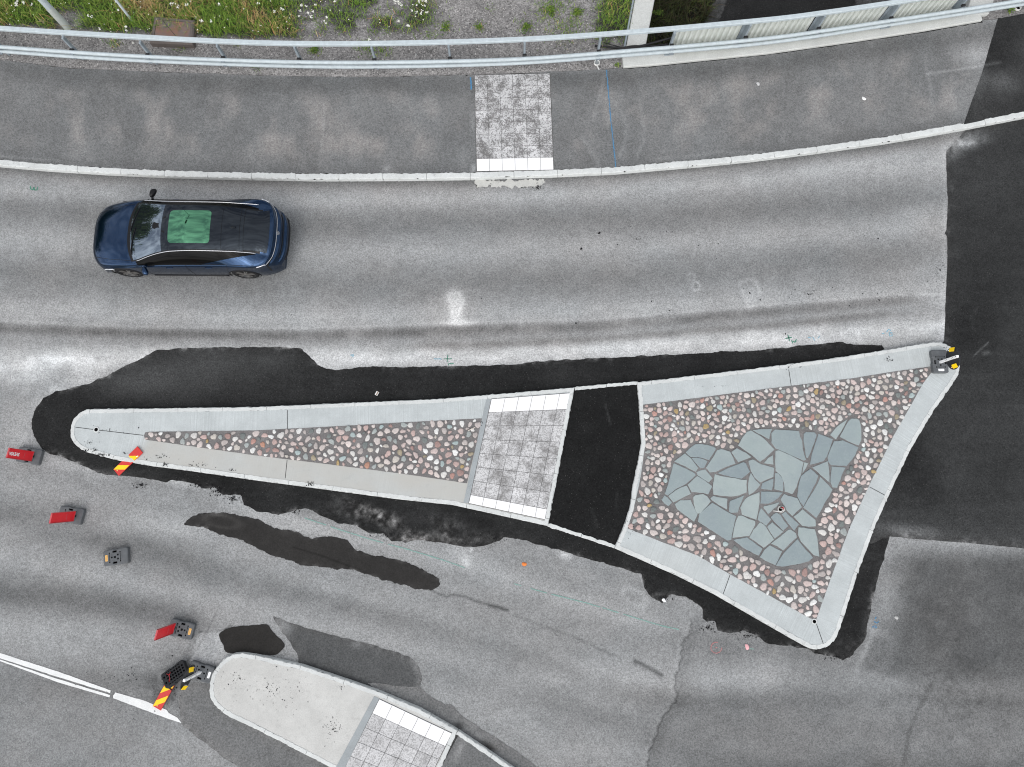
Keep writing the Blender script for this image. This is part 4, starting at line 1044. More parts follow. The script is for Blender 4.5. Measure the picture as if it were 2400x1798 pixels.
fb = FS.mix(FS.mr(fn, .35, .65, 0, .45), fb, albc(154, 168, 167))
fb = FS.mix(FS.mr(FS.noise(1.7, 4, .6), .45, .7, 0, .45), fb, albc(143, 155, 160))
fb = FS.mix(1.0, fb, FS.grey(FS.mr(ff, .3, .7, .95, 1.05)), 'MULTIPLY')
sc = FS.mr(FS.noise(2.3, 6, .75), .49, .51, 0, 1)   # thin scratch-like veins where the noise crosses a level
vein = FS.ma('MULTIPLY', FS.ma('SUBTRACT', 1.0, FS.ma('ABSOLUTE', FS.ma('SUBTRACT', FS.ma('MULTIPLY', sc, 2.0), 1.0))), .22)
fb = FS.mix(vein, fb, albc(200, 208, 208))
FS.col(fb); FS.bump(fn, .12, .01); M_FLAG = FS.m
c_ = np.mean(np.array(hull), 0)
fl_root = sheet('flagstone_paving', hull, ZI + .008, .06, M_MORT, parent=I2, jit=.01)
fl_root['label'] = 'crazy paving of grey flagstones'
for k, px in enumerate(FLAG):
    zf = ZI + .022 + RNG.normal(0, .0015)
    P = ccw(unp(px, zf))
    R_ = resample(P, .07, True)
    R_ = [p + RNG.normal(0, .0028, 2) for p in R_]
    n = len(R_)
    a = R_; b = offset(R_, .007)
    V = [(*p, ZI) for p in a] + [(*p, zf - .006) for p in a] + [(*p, zf) for p in b]
    F = [(r * n + i, r * n + (i + 1) % n, (r + 1) * n + (i + 1) % n, (r + 1) * n + i) for r in (0, 1) for i in range(n)]
    F.append(tuple(2 * n + i for i in range(n)))
    mobj('flagstone', V, F, M_FLAG, fl_root, False, True)
seam([(1848.5, 866), (1854.5, 905)], ZI, I2); seam([(2038, 1141.5), (2078, 1163)], ZI, I2); seam([(1711, 1347.5), (1695, 1392)], ZI, I2)
seam([(1913, 1461), (1930, 1510)], ZI, I2)
post_hole((1908.7, 1456.8), ZI + .006, I2, .04)

# conduit with loose wires standing on the flagstones
cx, cy = un(1831, 1193.5, .17)
cr = empty('cable_conduit', (cx, cy, ZI)); tag(cr, 'open plastic conduit with red and white wires sticking out of the flagstones', 'cable conduit')
M_PVC = plain('white_pvc', (.62, .62, .60), .5, .4, dirt=.3); M_WRED = plain('red_wire', (.45, .02, .03), .4, .4); M_WGREY = plain('grey_wire', (.35, .34, .30), .5, .4)
mb = MB(); mb.lathe([(.082, -.02), (.082, .06), (.076, .065), (.070, .06), (.070, -.02)], n=28); mb.build('pipe', M_PVC, cr, True)
mb = MB(); mb.lathe([(.0001, .02), (.071, .02)], n=20); mb.build('pipe_hole', M_HOLE, cr)
for mt, pth, r in ((M_WRED, [(.0, .02, .02), (.02, .045, .08), (.03, .02, .10), (.02, -.01, .09)], .014), (M_WGREY, [(-.05, .04, .03), (-.01, .02, .09), (.03, .0, .10)], .013),
                   (M_PVC, [(.03, -.01, .03), (.02, -.02, .10), (-.03, -.055, .11), (-.10, -.055, .085), (-.17, -.045, .05), (-.20, -.042, .032)], .010), (M_BLACK, [(-.04, -.03, .03), (.0, -.045, .08), (.04, -.03, .05)], .011), (M_PVC, [(.04, .04, .03), (.05, -.02, .09), (.02, -.055, .07)], .008)):
    mb = MB(); mb.tube(smooth_path(pth, False, 5), r, 7); mb.build('wire', mt, cr, True)

# ------------------------------------------------------------------ plain island at the bottom
isl = [(600, 1535.6), (567.7, 1531.3), (552, 1532), (538, 1536.5), (524, 1546), (508, 1562.6), (497, 1579), (491.6, 1600.6), (490.3, 1619.6), (493, 1636), (502.5, 1652), (518.8, 1668.5), (537.8, 1680.7), (600, 1709.5), (676, 1748.6), (771, 1798), (960, 1896), (1010, 1860), (1034, 1800), (1072.6, 1712), (985, 1662), (885, 1619.6), (817, 1596), (708.6, 1559.9)]
I3, W3 = island('plain concrete traffic island with a tiled end at the lower edge', isl)
in3 = offset(W3, .10)
M_CONC2 = stone_mat('dusty_pale_concrete', albc(210, 210, 206), speck=.85, dirt=.45, gsc=45)
sheet('concrete_slab', in3, ZI, .05, M_CONC2, None, parent=I3)
sk = ccw(unp([(877, 1632), (889, 1637), (806, 1804), (770, 1868), (755, 1858)], ZI))
mb = MB(); mb.prism(sk, ZI - .02, ZI + .008); mb.build('strip_kerb', M_KERBD, I3, False, True)
tq3 = [un(*p, ZI) for p in ((889.3, 1638.3), (1059, 1718.5), (975, 1888), (796, 1823))]
sheet('tile_bed', offset(ccw(tq3), -.01), ZI + .004, .1, M_BED, parent=I3)
tiles('tile_paving', tq3, ZI + .014, 5.55, 5.5, (0, 5), M_TILE3, I3)
# footpath behind the plain island and its thin kerb
thin = [(1073.5, 1712.5), (1135, 1754), (1200, 1799), (1330, 1890), (1400, 1940)]
P = unp(thin, .125)
mb = MB(); kerb_sweep(mb, P, [(.012, -.02), (0, .112), (-.014, .126), (-.095, .126), (-.10, .09)], 1.1, .01, .006)
o = mb.build('kerb', M_KERB); tag(o, 'thin pale kerb running on from the plain island', 'kerb')
fp = [(1075, 1722), (1130, 1758), (1196, 1802), (1325, 1892), (1300, 1990), (930, 1990), (985, 1890)]
def x_fp(u, v): return bl(u, v, 1075, 1760, 10, 30, 30, 25), .2 * bl(u, v, 1075, 1760, 14, 40, 1, 25)
o = sheet('footpath', unp(fp, .11), .11, .04, M_PAVE, f_dark(112, 20, 331, x_fp), 0.0); tag(o, 'grey asphalt footpath behind the thin kerb', kind='structure')
# ================================================================== VERGE, BRIDGE EDGE, LOWER ROAD
ZV = .09
def grass_mask(u, v):
    n = fbm(u / 45, v / 30, 401, 4); n2 = fbm(u / 18, v / 14, 402, 3)
    lim = np.interp(u, [-100, 0, 150, 300, 600, 690, 1000], [62, 66, 72, 78, 92, 92, 78])
    g = sstep(lim + 6, lim - 14, v + 30 * n) * sstep(720, 660, u + 40 * n)
    g *= 1 - np.clip(1.4 * np.exp(-(((u - 165) / 36) ** 2 + ((v - 48) / 26) ** 2)), 0, 1)
    g2 = sstep(95, 60, v + 50 * n) * sstep(640, 700, u) * sstep(1010, 985, u + 60 * n2) * np.clip(.55 + 3.2 * n, 0, 1)
    g2 = np.maximum(g2, np.exp(-(((u - 985) / 30) ** 2 + ((v - 25) / 34) ** 2)))
    g3 = sstep(1380, 1420, u + 60 * n2) * sstep(120, 70, v + 70 * n2) * sstep(1490, 1470, u)
    g4 = .0
    for cx, cy, r in ((270, 101, 16), (422, 112, 12), (738, 119, 15), (866, 114, 26), (890, 124, 22), (846, 112, 14), (1446, 153, 6), (1045, 66, 18), (1125, 66, 14), (1292, 22, 40), (1350, 32, 20), (1232, 66, 22), (1330, 68, 42), (1272, 40, 18), (1410, 70, 26), (1150, 22, 12), (605, 168, 10), (560, 106, 10), (1460, 92, 10), (1005, 85, 16)):
        g4 = np.maximum(g4, np.exp(-(((u - cx) / r) ** 2 + ((v - cy) / (r * .75)) ** 2) * 1.2))
    return np.clip(np.maximum.reduce([g, g2, g3]), 0, 1), g4
def f_verge(X, Y, z):
    u, v = pj(X, Y, z)
    g, g4 = grass_mask(u, v)
    T = 136 + 34 * fbm(u / 40, v / 30, 411, 4) + 34 * fbm(u / 6, v / 6, 413, 3) + 14 * sstep(150, 170, v)
    T = T * (1 - g) + (64 + 30 * fbm(u / 10, v / 10, 415, 3)) * g
    T += bl(u, v, 1060, 25, 12, 8, 24)
    warm = np.clip(.35 + 1.0 * fbm(u / 50, v / 40, 417, 3) + .4 * g, 0, 1)
    return {'tone': alb(np.maximum(T, 30)), 'warm': warm}
verge = pave_back + [(1462, 140), (1468, 107), (1489, 0), (1514, -120), (1535, -240), (-260, -240), (-260, 118)]
o = sheet('gravel_verge', unp(verge, ZV), ZV, .04, M_GRAVEL, f_verge); tag(o, 'gravel verge behind the guardrail', kind='structure')
verge2 = [(2300, 47), (2345, 45), (2400, 33), (2560, 2), (2600, -200), (2400, -200), (2326, 0)]
o = sheet('gravel_verge', unp(verge2, ZV), ZV, .04, M_GRAVEL, f_verge); tag(o, 'gravel corner beyond the bridge end', kind='structure')

ZL = -3.0
def f_low(X, Y, z):
    u, v = pj(X, Y, z)
    e = np.interp(v, [-200, 0, 49, 120, 260], [1780, 1704, 1685, 1657, 1600])
    n = fbm(u / 30, v / 30, 421, 4)
    T = 48 + 12 * n + 4 * fbm(u / 5, v / 5, 422, 2)
    gr = 82 + 50 * fbm(u / 5, v / 5, 423, 3) + 20 * n
    so = 46 + 24 * fbm(u / 12, v / 12, 424, 4)
    T = np.where(u < e - 28 + 26 * n, so, np.where(u < e + 3 * n, gr, T))
    T = np.where(u > 2010 + 20 * n + .3 * v, gr, T)
    return {'tone': alb(np.maximum(T, 26)), 'warm': np.where(u < e - 20, .6, .25)}
o = sheet('lower_road', [(2.5, 10.0), (17.5, 10.0), (17.5, 26), (2.5, 26)], ZL, .05, M_PAVE, f_low); tag(o, 'dark road passing under the bridge', kind='structure')
GV2 = [(2.5, 26, ZL), (17.5, 26, ZL), (40, 300, ZL), (2.5, 300, ZL)]
o = mobj('lower_ground', GV2, [(0, 1, 2, 3)], GR.m); tag(o, kind='structure')
sb = [np.array(p) for p in unp(beam_s, .2)]
nb = offset(sb, .50, False)
mb = MB(); mb.prism([tuple(p) for p in offset(sb, -.3, False)] + [tuple(p) for p in nb[::-1]], -.62, -.07)
o = mb.build('bridge_deck', M_BEAM); tag(o, kind='structure')
# abutment faces closing the cut on both sides and towards the road
mb = MB(); mb.add([(2.4, 10.4, ZL - .1), (17.6, 10.4, ZL - .1), (17.6, 10.4, -.06), (2.4, 10.4, -.06)], [(0, 1, 2, 3)])
o = mb.build('abutment', M_BEAM); tag(o, kind='structure')

# edge beam
beam = empty('edge_beam', (*sb[0], 0)); tag(beam, 'long pale concrete edge beam under the splash screens', 'concrete beam')
mb = MB()
P = resample([tuple(p) for p in sb], .5)
Q = offset(P, .47, False)
n = len(P); V = []; F = []
sec = lambda a, b: [(*a, -.6), (*a, .185), (*(a + (b - a) * .03), .2), (*(b - (b - a) * .03), .2), (*b, .185), (*b, -.6)]
for a, b in zip(P, Q): V += sec(a, b)
for i in range(n - 1):
    for k in range(5): F.append((i * 6 + k, (i + 1) * 6 + k, (i + 1) * 6 + k + 1, i * 6 + k + 1))
F.append(tuple(range(6))); F.append(tuple((n - 1) * 6 + k for k in range(5, -1, -1)))
mobj('beam', V, F, M_BEAM, beam, False, True)
o = ribbon('sealed_joint', [(1459, 161)] + [(x, y + 3.0) for x, y in beam_s], .06, ZP + .004, M_JOINT, .03); tag(o, 'black sealed joint along the edge beam', kind='structure')

def wall(name, px, label):
    P = ccw(unp(px, .2)); c = np.mean(np.array(P), 0)
    r = empty(name, (*c, 0)); tag(r, label, 'concrete wall', 'wing walls of the bridge')
    mb = MB(); n = len(P); a = offset(P, .02)
    V = [(*p, ZL - .1) for p in P] + [(*p, .19) for p in P] + [(*p, .207) for p in a]
    F = [(q * n + i, q * n + (i + 1) % n, (q + 1) * n + (i + 1) % n, (q + 1) * n + i) for q in (0, 1) for i in range(n)] + [tuple(2 * n + i for i in range(n))]
    mobj('wall', V, F, M_BEAM, r, False, True); return r
ww = wall('wing_wall', [(1468, 108), (1513.5, 106), (1534, 0), (1552, -110), (1574, -230), (1528, -230), (1506, -110), (1488, 0)], 'pale concrete wing wall running up from the start of the edge beam')
mb = MB(); a = unp([(1464, 109), (1484.5, 0), (1502, -110)], .2)
mb.rectsweep([(*p, .12) for p in a], .05, .20); mb.build('flashing', M_GALVD, ww, False, True)
wall('wing_wall', [(2262, 40), (2318, 32), (2372, -110), (2420, -230), (2370, -230), (2310, -110)], 'concrete wing wall at the far end of the splash screens')

# ================================================================== GUARDRAIL
grl = empty('guardrail', (*un(871, 164, 0), ZV)); tag(grl, 'long galvanised guardrail with two tubes and a tall top rail along the pavement', 'guardrail')
top_px = [(-120, 58), (0, 66.5), (271.6, 83.7), (600, 100), (871.6, 101.9), (1200, 93.3), (1479.8, 75.2), (1800, 46.2), (1935.8, 29.3), (2071.6, 9.5), (2180, -7), (2330, -33)]
t1_px = [(-120, 100), (0, 110), (271.6, 129), (600, 143.3), (871.6, 146.7), (1200, 139.4), (1471.6, 119.5), (1800, 89.6), (2071.6, 51), (2246, 24.6), (2400, 0.5), (2520, -19)]
t2_px = [(-120, 110), (0, 120), (271.6, 139), (600, 152.8), (871.6, 156.7), (1200, 148.5), (1471.6, 129), (1800, 100), (2071.6, 60), (2246, 33.5), (2400, 9.5), (2520, -10)]
def up3(px, z): return [(*p, z) for p in smooth_path([un(x, y, z) for x, y in px], False, 6)]
def bolt_at(mb, px, z, r):
    for (u, v) in px: mb.lathe([(.0001, .012), (.010, .010), (.012, 0)], (*un(u, v, z), z + r - .004), 8)
    return mb
mb = MB(); mb.rectsweep(up3(top_px, 1.05), .125, .07)
bolt_at(mb, [(1482 + i * 6.0, 71.5 - i * .6 + j * 4.5) for i in (0, 1, 3.2, 4.2) for j in (0, 1)] + [(1838 + i * 4, 39 - .5 * i + j * 3) for i in (0, 1, 5, 6) for j in (0, 1)], 1.05, .035).build('top_rail', M_GALV, grl, False, True)
mb = MB(); mb.tube(up3(t1_px, .56), .052, 10)
bolt_at(mb, [(1471 + i * 6.5, 119 - .65 * i) for i in range(6)] + [(2322 + i * 6.5, 12.0 - i) for i in range(6)] + [(1828 + i * 6.5, 87 - i) for i in range(5)] + [(62 + i * 7, 114.5 + i * .5) for i in range(5)] + [(775 + i * 6.5, 146) for i in range(6)], .56, .052).build('tube_rail', M_GALV, grl, True, True)
mb = MB(); mb.tube(up3(t2_px, .39), .052, 10)
bolt_at(mb, [(1470 + i * 6.5, 128.5 - .65 * i) for i in range(6)] + [(2310 + i * 6.5, 23.4 - i) for i in range(6)] + [(1828 + i * 6.5, 97 - i) for i in range(5)] + [(82 + i * 7, 124.5 + i * .5) for i in range(6)] + [(785 + i * 6.5, 155) for i in range(6)], .39, .052).build('tube_rail', M_GALV, grl, True, True)
br_px = [(-180, 97), (-2, 105), (174, 115.5), (350.4, 126.5), (526, 133.4), (703, 137), (879, 138.5), (1055, 134.5), (1229, 128), (1402, 118.5), (1572, 104.5), (1744.6, 86), (1915, 65), (2084, 41), (2252, 12), (2420, -14)]
bases = [np.array(un(x, y, .5)) for x, y in br_px]
T1 = [np.array(p[:2]) for p in up3(t1_px, .56)]
post_me = MB().box((0, 0, .52), (.055, .10, 1.0), None, .008)
cap_me = MB().box((0, -.075, .585), (.11, .07, .055), None, .012)
arm_me = MB().box((0, -.13, .56), (.10, .16, .03)); arm_me.box((0, -.13, .39), (.10, .16, .03)); arm_me.box((0, -.06, .47), (.07, .02, .24))
plate_me = MB().box((0, -.02, .215), (.26, .22, .02), None, .005)
for a in (-.09, .09):
    for b in (-.09, .05): plate_me.box((a, b, .235), (.035, .035, .03), None, .008)
fin_me = MB().box((0, .10, .575), (.028, .13, .75), None, .004); fin_me.box((-.05, .15, .575), (.11, .02, .75), None, .004)
first = {}
def inst(key, mbx, name, mat, parent):
    if key not in first:
        o = mbx.build(name, mat, parent); first[key] = o
    else:
        o = first[key].copy(); o.name = name; o.parent = parent; COL.objects.link(o)
    return o
for i, b in enumerate(bases):
    a = bases[max(0, i - 1)]; c = bases[min(len(bases) - 1, i + 1)]
    ang = math.atan2(*(c - a)[::-1])
    loc = (b[0] - wloc(grl).x, b[1] - wloc(grl).y, -ZV)
    po = inst('post', post_me, 'post', M_GALVD, grl); po.location = loc; po.rotation_euler = (0, 0, ang)
    inst('cap', cap_me, 'bracket_cap', M_BLACK, po)
    inst('arm', arm_me, 'bracket', M_GALVD, po)
    if 10 <= i <= 14:
        inst('plate', plate_me, 'base_plate', M_GALVD, po)
        if i > 10: inst('fin', fin_me, 'stiffener', M_GALVD, po)
# splash screens between the bridge posts
t = NT('splash_screen_sheet'); t.set(Roughness=.4, Specular_IOR_Level=.4)
t.col(t.mix(t.mr(t.noise(3, 4, .6), .4, .65, 0, .5), albc(222, 226, 220), albc(196, 202, 196))); M_SCR = t.m
for i in range(10, 14):
    a, b = bases[i], bases[i + 1]
    d = b - a; L = np.linalg.norm(d); d /= L; nn = np.array((-d[1], d[0]))
    k = 150; V = []; F = []
    zs = (.21, .45, .70, .93)
    for z in zs:
        for j in range(k + 1):
            s = .05 + (L - .22) * j / k
            ph = (s / .155) % 1.0
            off = .085 + .030 * (1 - 2 * sstep(.06, .14, np.array([ph]))[0] + 2 * sstep(.52, .60, np.array([ph]))[0] - 0) * (1 if True else 0)
            p = a + d * s + nn * off; V.append((*p, z))
    for r in range(len(zs) - 1):
        for j in range(k): F.append((r * (k + 1) + j, r * (k + 1) + j + 1, (r + 1) * (k + 1) + j + 1, (r + 1) * (k + 1) + j))
    sp = mobj('splash_screen', V, F, M_SCR, grl, False, True)
    mb = MB(); q0 = a + d * .04 + nn * .085; q1 = a + d * (L - .16) + nn * .085
    mb.rectsweep([(*q0, .94), (*q1, .94)], .055, .045); mb.rectsweep([(*(q0 - nn * .05), .23), (*(q1 - nn * .05), .23)], .03, .04)
    o = mb.build('edge_strip', M_GALV, None, False, False); o.data.transform(Matrix.Translation(-wloc(sp))); o.parent = sp
# black cable ducts lying behind the rail
cb = empty('cable_ducts', (*un(1480, 110, .3), ZV)); tag(cb, 'black cable ducts lying across the gravel to the edge beam', 'cable duct')
def duct(px, r):
    mb = MB(); mb.tube(smooth_path([(*un(x, y, z), z) for x, y, z in px], False, 6), r, 8); mb.build('duct', M_BLACK, cb, True, True)
duct([(1394, 108, .15), (1420, 110, .18), (1458, 112.5, .24), (1495, 109, .28), (1530, 101, .3), (1566, 91, .35), (1600, 84, .35)], .028)
duct([(1396, 107, .15), (1440, 113, .2), (1470, 114.5, .25), (1510, 109, .27), (1545, 106, .28), (1566, 104, .28)], .022)
duct([(1416, 100, .16), (1440, 107, .2), (1462, 111, .25), (1490, 108, .3), (1520, 108, .3)], .012)
duct([(1462, 111, .25), (1480, 107.5, .3), (1500, 107, .3), (1540, 109, .28), (1572, 107, .28)], .012)
def sleeve(px, r, label, tail=None):
    x, y = un(*px, .12); s = empty('plastic_sleeve', (x, y, ZV)); tag(s, label, 'pipe sleeve', 'plastic sleeves at the guardrail foot')
    mb = MB(); mb.lathe([(r, -.05), (r, .05), (r - .012, .055), (r - .02, .045), (r - .02, -.05)], n=24); mb.build('pipe', M_PVC, s, True)
    mb = MB(); mb.lathe([(.0001, .012), (r - .018, .012)], n=20); mb.build('fill', M_KERBD if tail else M_HOLE, s)
    if tail:
        mb = MB(); mb.rectsweep([(0, -r * .95, .03), (.03, -r - .06, .025), (.06, -r - .13, .02)], .035, .03); mb.build('strap', M_PVC, s)
sleeve((1399, 147), .085, 'small white plastic sleeve with a strap, filled with mortar, at the foot of a post', True)
sleeve((2386, 18), .085, 'open white plastic sleeve beside the weed at the bridge end', False)

# ================================================================== LAMP, POLE, CHAMBER
lx, ly = un(159, 65, ZV)
lamp = empty('street_lamp', (lx, ly, ZV)); tag(lamp, 'tall street lamp with a pale foot rising behind the guardrail', 'street lamp')
M_POLE = plain('painted_pole_foot', albc(200, 206, 200), .5, .4, var=.05, dirt=.15)
mb = MB(); mb.lathe([(.11, -.1), (.105, .0), (.098, .82), (.094, .84)], n=24); mb.build('pole_foot', M_POLE, lamp, True)
mb = MB(); mb.lathe([(.094, .8), (.090, .84), (.085, 2), (.06, 8.0), (.05, 9.4)], n=20); mb.build('pole', M_GALV, lamp, True)
LD = Vector((.0, -1.0, 0)).normalized()
mb = MB(); mb.tube([(0, 0, 9.3), tuple(LD * .3 + Vector((0, 0, 9.6))), tuple(LD * 1.0 + Vector((0, 0, 9.72))), tuple(LD * 1.7 + Vector((0, 0, 9.8)))], .032, 10); mb.build('arm', M_GALVD, lamp, True)
mb = MB(); mb.box((LD.x * 2.1, LD.y * 2.1, 9.78), (.30, .85, .10), None, .03); hd = mb.build('lamp_head', M_GALVD, lamp)
pxx, pyy = un(310, 49, ZV); po = empty('marker_pole', (pxx, pyy, ZV)); tag(po, 'thin galvanised pole standing in the grass', 'pole')
mb = MB(); mb.lathe([(.034, -.1), (.034, 2.2), (.0001, 2.21)], n=14); mb.build('pole', M_GALV, po, True)

ch = [(361, 38), (455, 46), (451, 104), (350, 100)]
P = ccw(unp(ch, .28)); c = np.mean(np.array(P), 0)
cm = empty('concrete_chamber', (*c, ZV)); tag(cm, 'square brown concrete cable chamber with a rusty cracked lid in the grass', 'cable chamber')
M_BRN = stone_mat('brown_concrete', albc(112, 104, 100), speck=.3, dirt=.5, gsc=40)
t = NT('rusty_lid'); t.set(Roughness=.8)
t.col(t.mix(t.mr(t.noise(2.4, 5, .65), .38, .62, 0, 1), albc(116, 108, 104), albc(142, 104, 88))); t.bump(t.noise(40, 3, .6), .3, .004); M_LID = t.m
n = 4; a = offset(P, .035); b_ = offset(P, .09)
V = [(*p, -.1) for p in P] + [(*p, .25) for p in P] + [(*p, .28) for p in a] + [(*p, .28) for p in b_] + [(*p, .255) for p in b_]
F = [(q * n + i, q * n + (i + 1) % n, (q + 1) * n + (i + 1) % n, (q + 1) * n + i) for q in range(4) for i in range(n)]
mobj('chamber', V, F, M_BRN, cm, False, True)
l_ = offset(P, .098)
mb = MB(); mb.prism([tuple(p) for p in l_], .20, .268); lid = mb.build('lid', M_LID, cm, False, True)
crk = [un(379, 45, .27), un(396, 66, .27), un(413, 86, .27)]
mb = MB(); mb.rectsweep([(*p, .268) for p in crk], .012, .006); o = mb.build('crack', M_JOINT, None); o.data.transform(Matrix.Translation(-wloc(lid))); o.parent = lid

# ================================================================== VEGETATION
def leaf_mat(name):
    t = NT(name); t.set(Roughness=.6, Specular_IOR_Level=.25)
    t.col(t.at('tint', True)); t.b.inputs['Subsurface Weight'].default_value = 0
    return t.m
M_GRASS = leaf_mat('grass_blades'); M_LEAF = leaf_mat('weed_leaves')
def blades(X, Y, Zb, H, Wd, tint, rng, lean=.6):
    N = len(X); az = rng.random(N) * 2 * math.pi; le = H * lean * rng.uniform(.2, 1.3, N)
    dx, dy = np.cos(az), np.sin(az); wx, wy = -dy, dx
    V = []
    for s, zf, lf in ((1, 0, 0), (.9, .5, .28), (.55, .85, .68), (0, 1.0, 1.0)):
        cx = X + dx * le * lf; cy = Y + dy * le * lf; cz = Zb + H * zf * (1 - .25 * lf)
        if s > 0:
            V.append(np.c_[cx - wx * Wd * s / 2, cy - wy * Wd * s / 2, cz]); V.append(np.c_[cx + wx * Wd * s / 2, cy + wy * Wd * s / 2, cz])
        else: V.append(np.c_[cx, cy, cz])
    V = np.stack(V, 1).reshape(-1, 3)
    b = np.arange(N) * 7
    F = [np.c_[b, b + 1, b + 3, b + 2], np.c_[b + 2, b + 3, b + 5, b + 4], np.c_[b + 4, b + 5, b + 6, b + 6]]
    quads = np.concatenate(F[:2]); tris = F[2][:, :3]
    return V, [tuple(q) for q in quads] + [tuple(t_) for t_ in tris], np.repeat(tint, 7, 0)
rng = np.random.default_rng(5)
N = 120000
U = rng.uniform(-70, 1495, N); Vv = rng.uniform(-130, 170, N)
g, g4 = grass_mask(U, Vv)
dens = np.maximum(g * np.where(U < 700, 1.0, .75), .0)
acc = rng.random(N) < dens * .62
acc2 = (~acc) & (rng.random(N) < g4 * .5 * (g < .3))
hs_ = fbm(U / 60, Vv / 40, 431, 3)
GREEN = np.array([alb((100, 130, 44)), alb((116, 142, 54)), alb((78, 106, 38)), alb((128, 144, 66)), alb((90, 124, 46))]); STRAW = np.array([alb((188, 168, 118)), alb((166, 150, 100)), alb((176, 136, 92)), alb((140, 120, 80))])
def mk(sel, hmul):
    u, v = U[sel], Vv[sel]; n = len(u)
    X, Y = un(u, v, ZV)
    H = rng.uniform(.10, .34, n) * hmul * np.where(u < 700, 1.15, .7) * (1 + .9 * hs_[sel])
    dry = np.clip(.10 + 1.3 * fbm(u / 55, v / 45, 433, 3), 0, .8)
    for cx, cy, r, k in ((350, 12, 45, .9), (610, 45, 34, .8), (655, 75, 26, .7), (580, 20, 30, .6), (310, 25, 25, .6), (1440, 20, 30, .5), (405, 30, 40, .6)): dry = np.maximum(dry, k * np.exp(-(((u - cx) / r) ** 2 + ((v - cy) / (r * .7)) ** 2)))
    dry = np.where(u > 690, dry * .45, dry)
    isd = rng.random(n) < dry
    tint = np.where(isd[:, None], STRAW[rng.integers(0, 4, n)], GREEN[rng.integers(0, 5, n)]) * rng.uniform(1.0, 1.8, (n, 1))
    return blades(X, Y, np.full(n, ZV - .01), H, rng.uniform(.008, .016, n), tint, rng, .9)
V, F, T = mk(acc, 1.0)
o = mobj('grass', V, F, M_GRASS, None, False, False, {'tint': T}); tag(o, 'tall dry and green grass behind the guardrail', 'grass', kind='stuff')
V, F, T = mk(acc2, .55)
o = mobj('low_weeds', V, F, M_GRASS, None, False, False, {'tint': T}); tag(o, 'sparse low weeds in the gravel', 'weeds', kind='stuff')
# grass and shrubs on the low ground beside the wing wall
N = 16000
U2 = rng.uniform(1500, 1760, N); V2 = rng.uniform(-60, 150, N)
e2 = np.interp(V2, [-60, 0, 49, 150], [1722, 1704, 1685, 1650]) - 34 - 55 * fbm(U2 / 22, V2 / 22, 441, 3)
s2 = (U2 < e2) & (rng.random(N) < np.clip(.45 + 2.2 * fbm(U2 / 30, V2 / 30, 443, 3), .05, 1))
X, Y = un(U2[s2], V2[s2], ZL); n = s2.sum()
DG = np.array([alb((58, 66, 34)), alb((46, 54, 30)), alb((82, 92, 46)), alb((70, 60, 44)), alb((104, 112, 56))])
bright = bl(U2[s2], V2[s2], 1655, 8, 40, 26, 1.0)
tint = DG[rng.integers(0, 4, n)] * rng.uniform(.5, 1.1, (n, 1)); tint = tint * (1 + 1.3 * bright[:, None])
V, F, T = blades(X, Y, np.full(n, ZL), rng.uniform(.12, .5, n), rng.uniform(.015, .03, n), tint, rng, 1.0)
o = mobj('undergrowth', V, F, M_GRASS, None, False, False, {'tint': T}); tag(o, 'dark undergrowth on the low ground right of the wing wall', 'undergrowth', kind='stuff')
# broad leaved weeds one can tell apart
def weed(px, r, nl, label, z0=ZV, shade=1.0):
    x, y = un(*px, z0); N = nl
    root = (x, y, z0)
    az = rng.random(N) * 6.283; d = np.minimum(r * .8, np.abs(rng.normal(0, .27 * r, N))) * (1 + .5 * np.cos(2 * az + rng.random() * 6)); L = rng.uniform(.03, .075, N) * (1 + r)
    cx = x + d * np.cos(az); cy = y + d * np.sin(az); cz = z0 + .02 + np.maximum(0, 1 - d / r) * r * .6 * rng.uniform(.3, 1, N)
    V = []; F = []; T = []
    for i in range(N):
        a = az[i] + rng.normal(0, .6); dx, dy = math.cos(a), math.sin(a); wx, wy = -dy, dx; l = L[i]; w_ = l * .22; dz = rng.uniform(-.4, .25) * l
        b = len(V)
        V += [(cx[i] - x, cy[i] - y, cz[i] - z0), (cx[i] + dx * l * .5 + wx * w_ - x, cy[i] + dy * l * .5 + wy * w_ - y, cz[i] + dz * .3 + .01 - z0), (cx[i] + dx * l - x, cy[i] + dy * l - y, cz[i] + dz - z0), (cx[i] + dx * l * .5 - wx * w_ - x, cy[i] + dy * l * .5 - wy * w_ - y, cz[i] + dz * .3 + .01 - z0)]
        F.append((b, b + 1, b + 2, b + 3)); T += [GREEN[rng.integers(0, 5)] * rng.uniform(.7, 1.2) * shade] * 4
    o = mobj('weed', V, F, M_LEAF, None, False, False, {'tint': np.array(T)}); o.location = root
    tag(o, label, 'weed', 'broad leaved weeds in the gravel'); return o
weed((1352, 32), .20, 90, 'bushy green weed in the gravel beside the tall tuft near the wing wall')
weed((1292, 28), .25, 170, 'tall spreading green weed in the gravel left of the wing wall, the biggest there')
weed((1045, 66), .22, 70, 'low green weed in the gravel behind the pale tiles')
weed((1122, 66), .15, 50, 'small green weed above the top right corner of the pale tiles')
weed((1234, 68), .22, 80, 'green weed close to the top rail right of the pale tiles')
weed((738, 120), .20, 90, 'round green weed between the top rail and the tubes')
weed((1446, 153), .07, 20, 'tiny yellow green weed at the start of the edge beam')
weed((1541, 33), .20, 90, 'dark leafy weed on the low ground against the wing wall', -2.6, .8)
weed((2363, 24), .20, 70, 'green weed at the gravel corner beside the open sleeve')
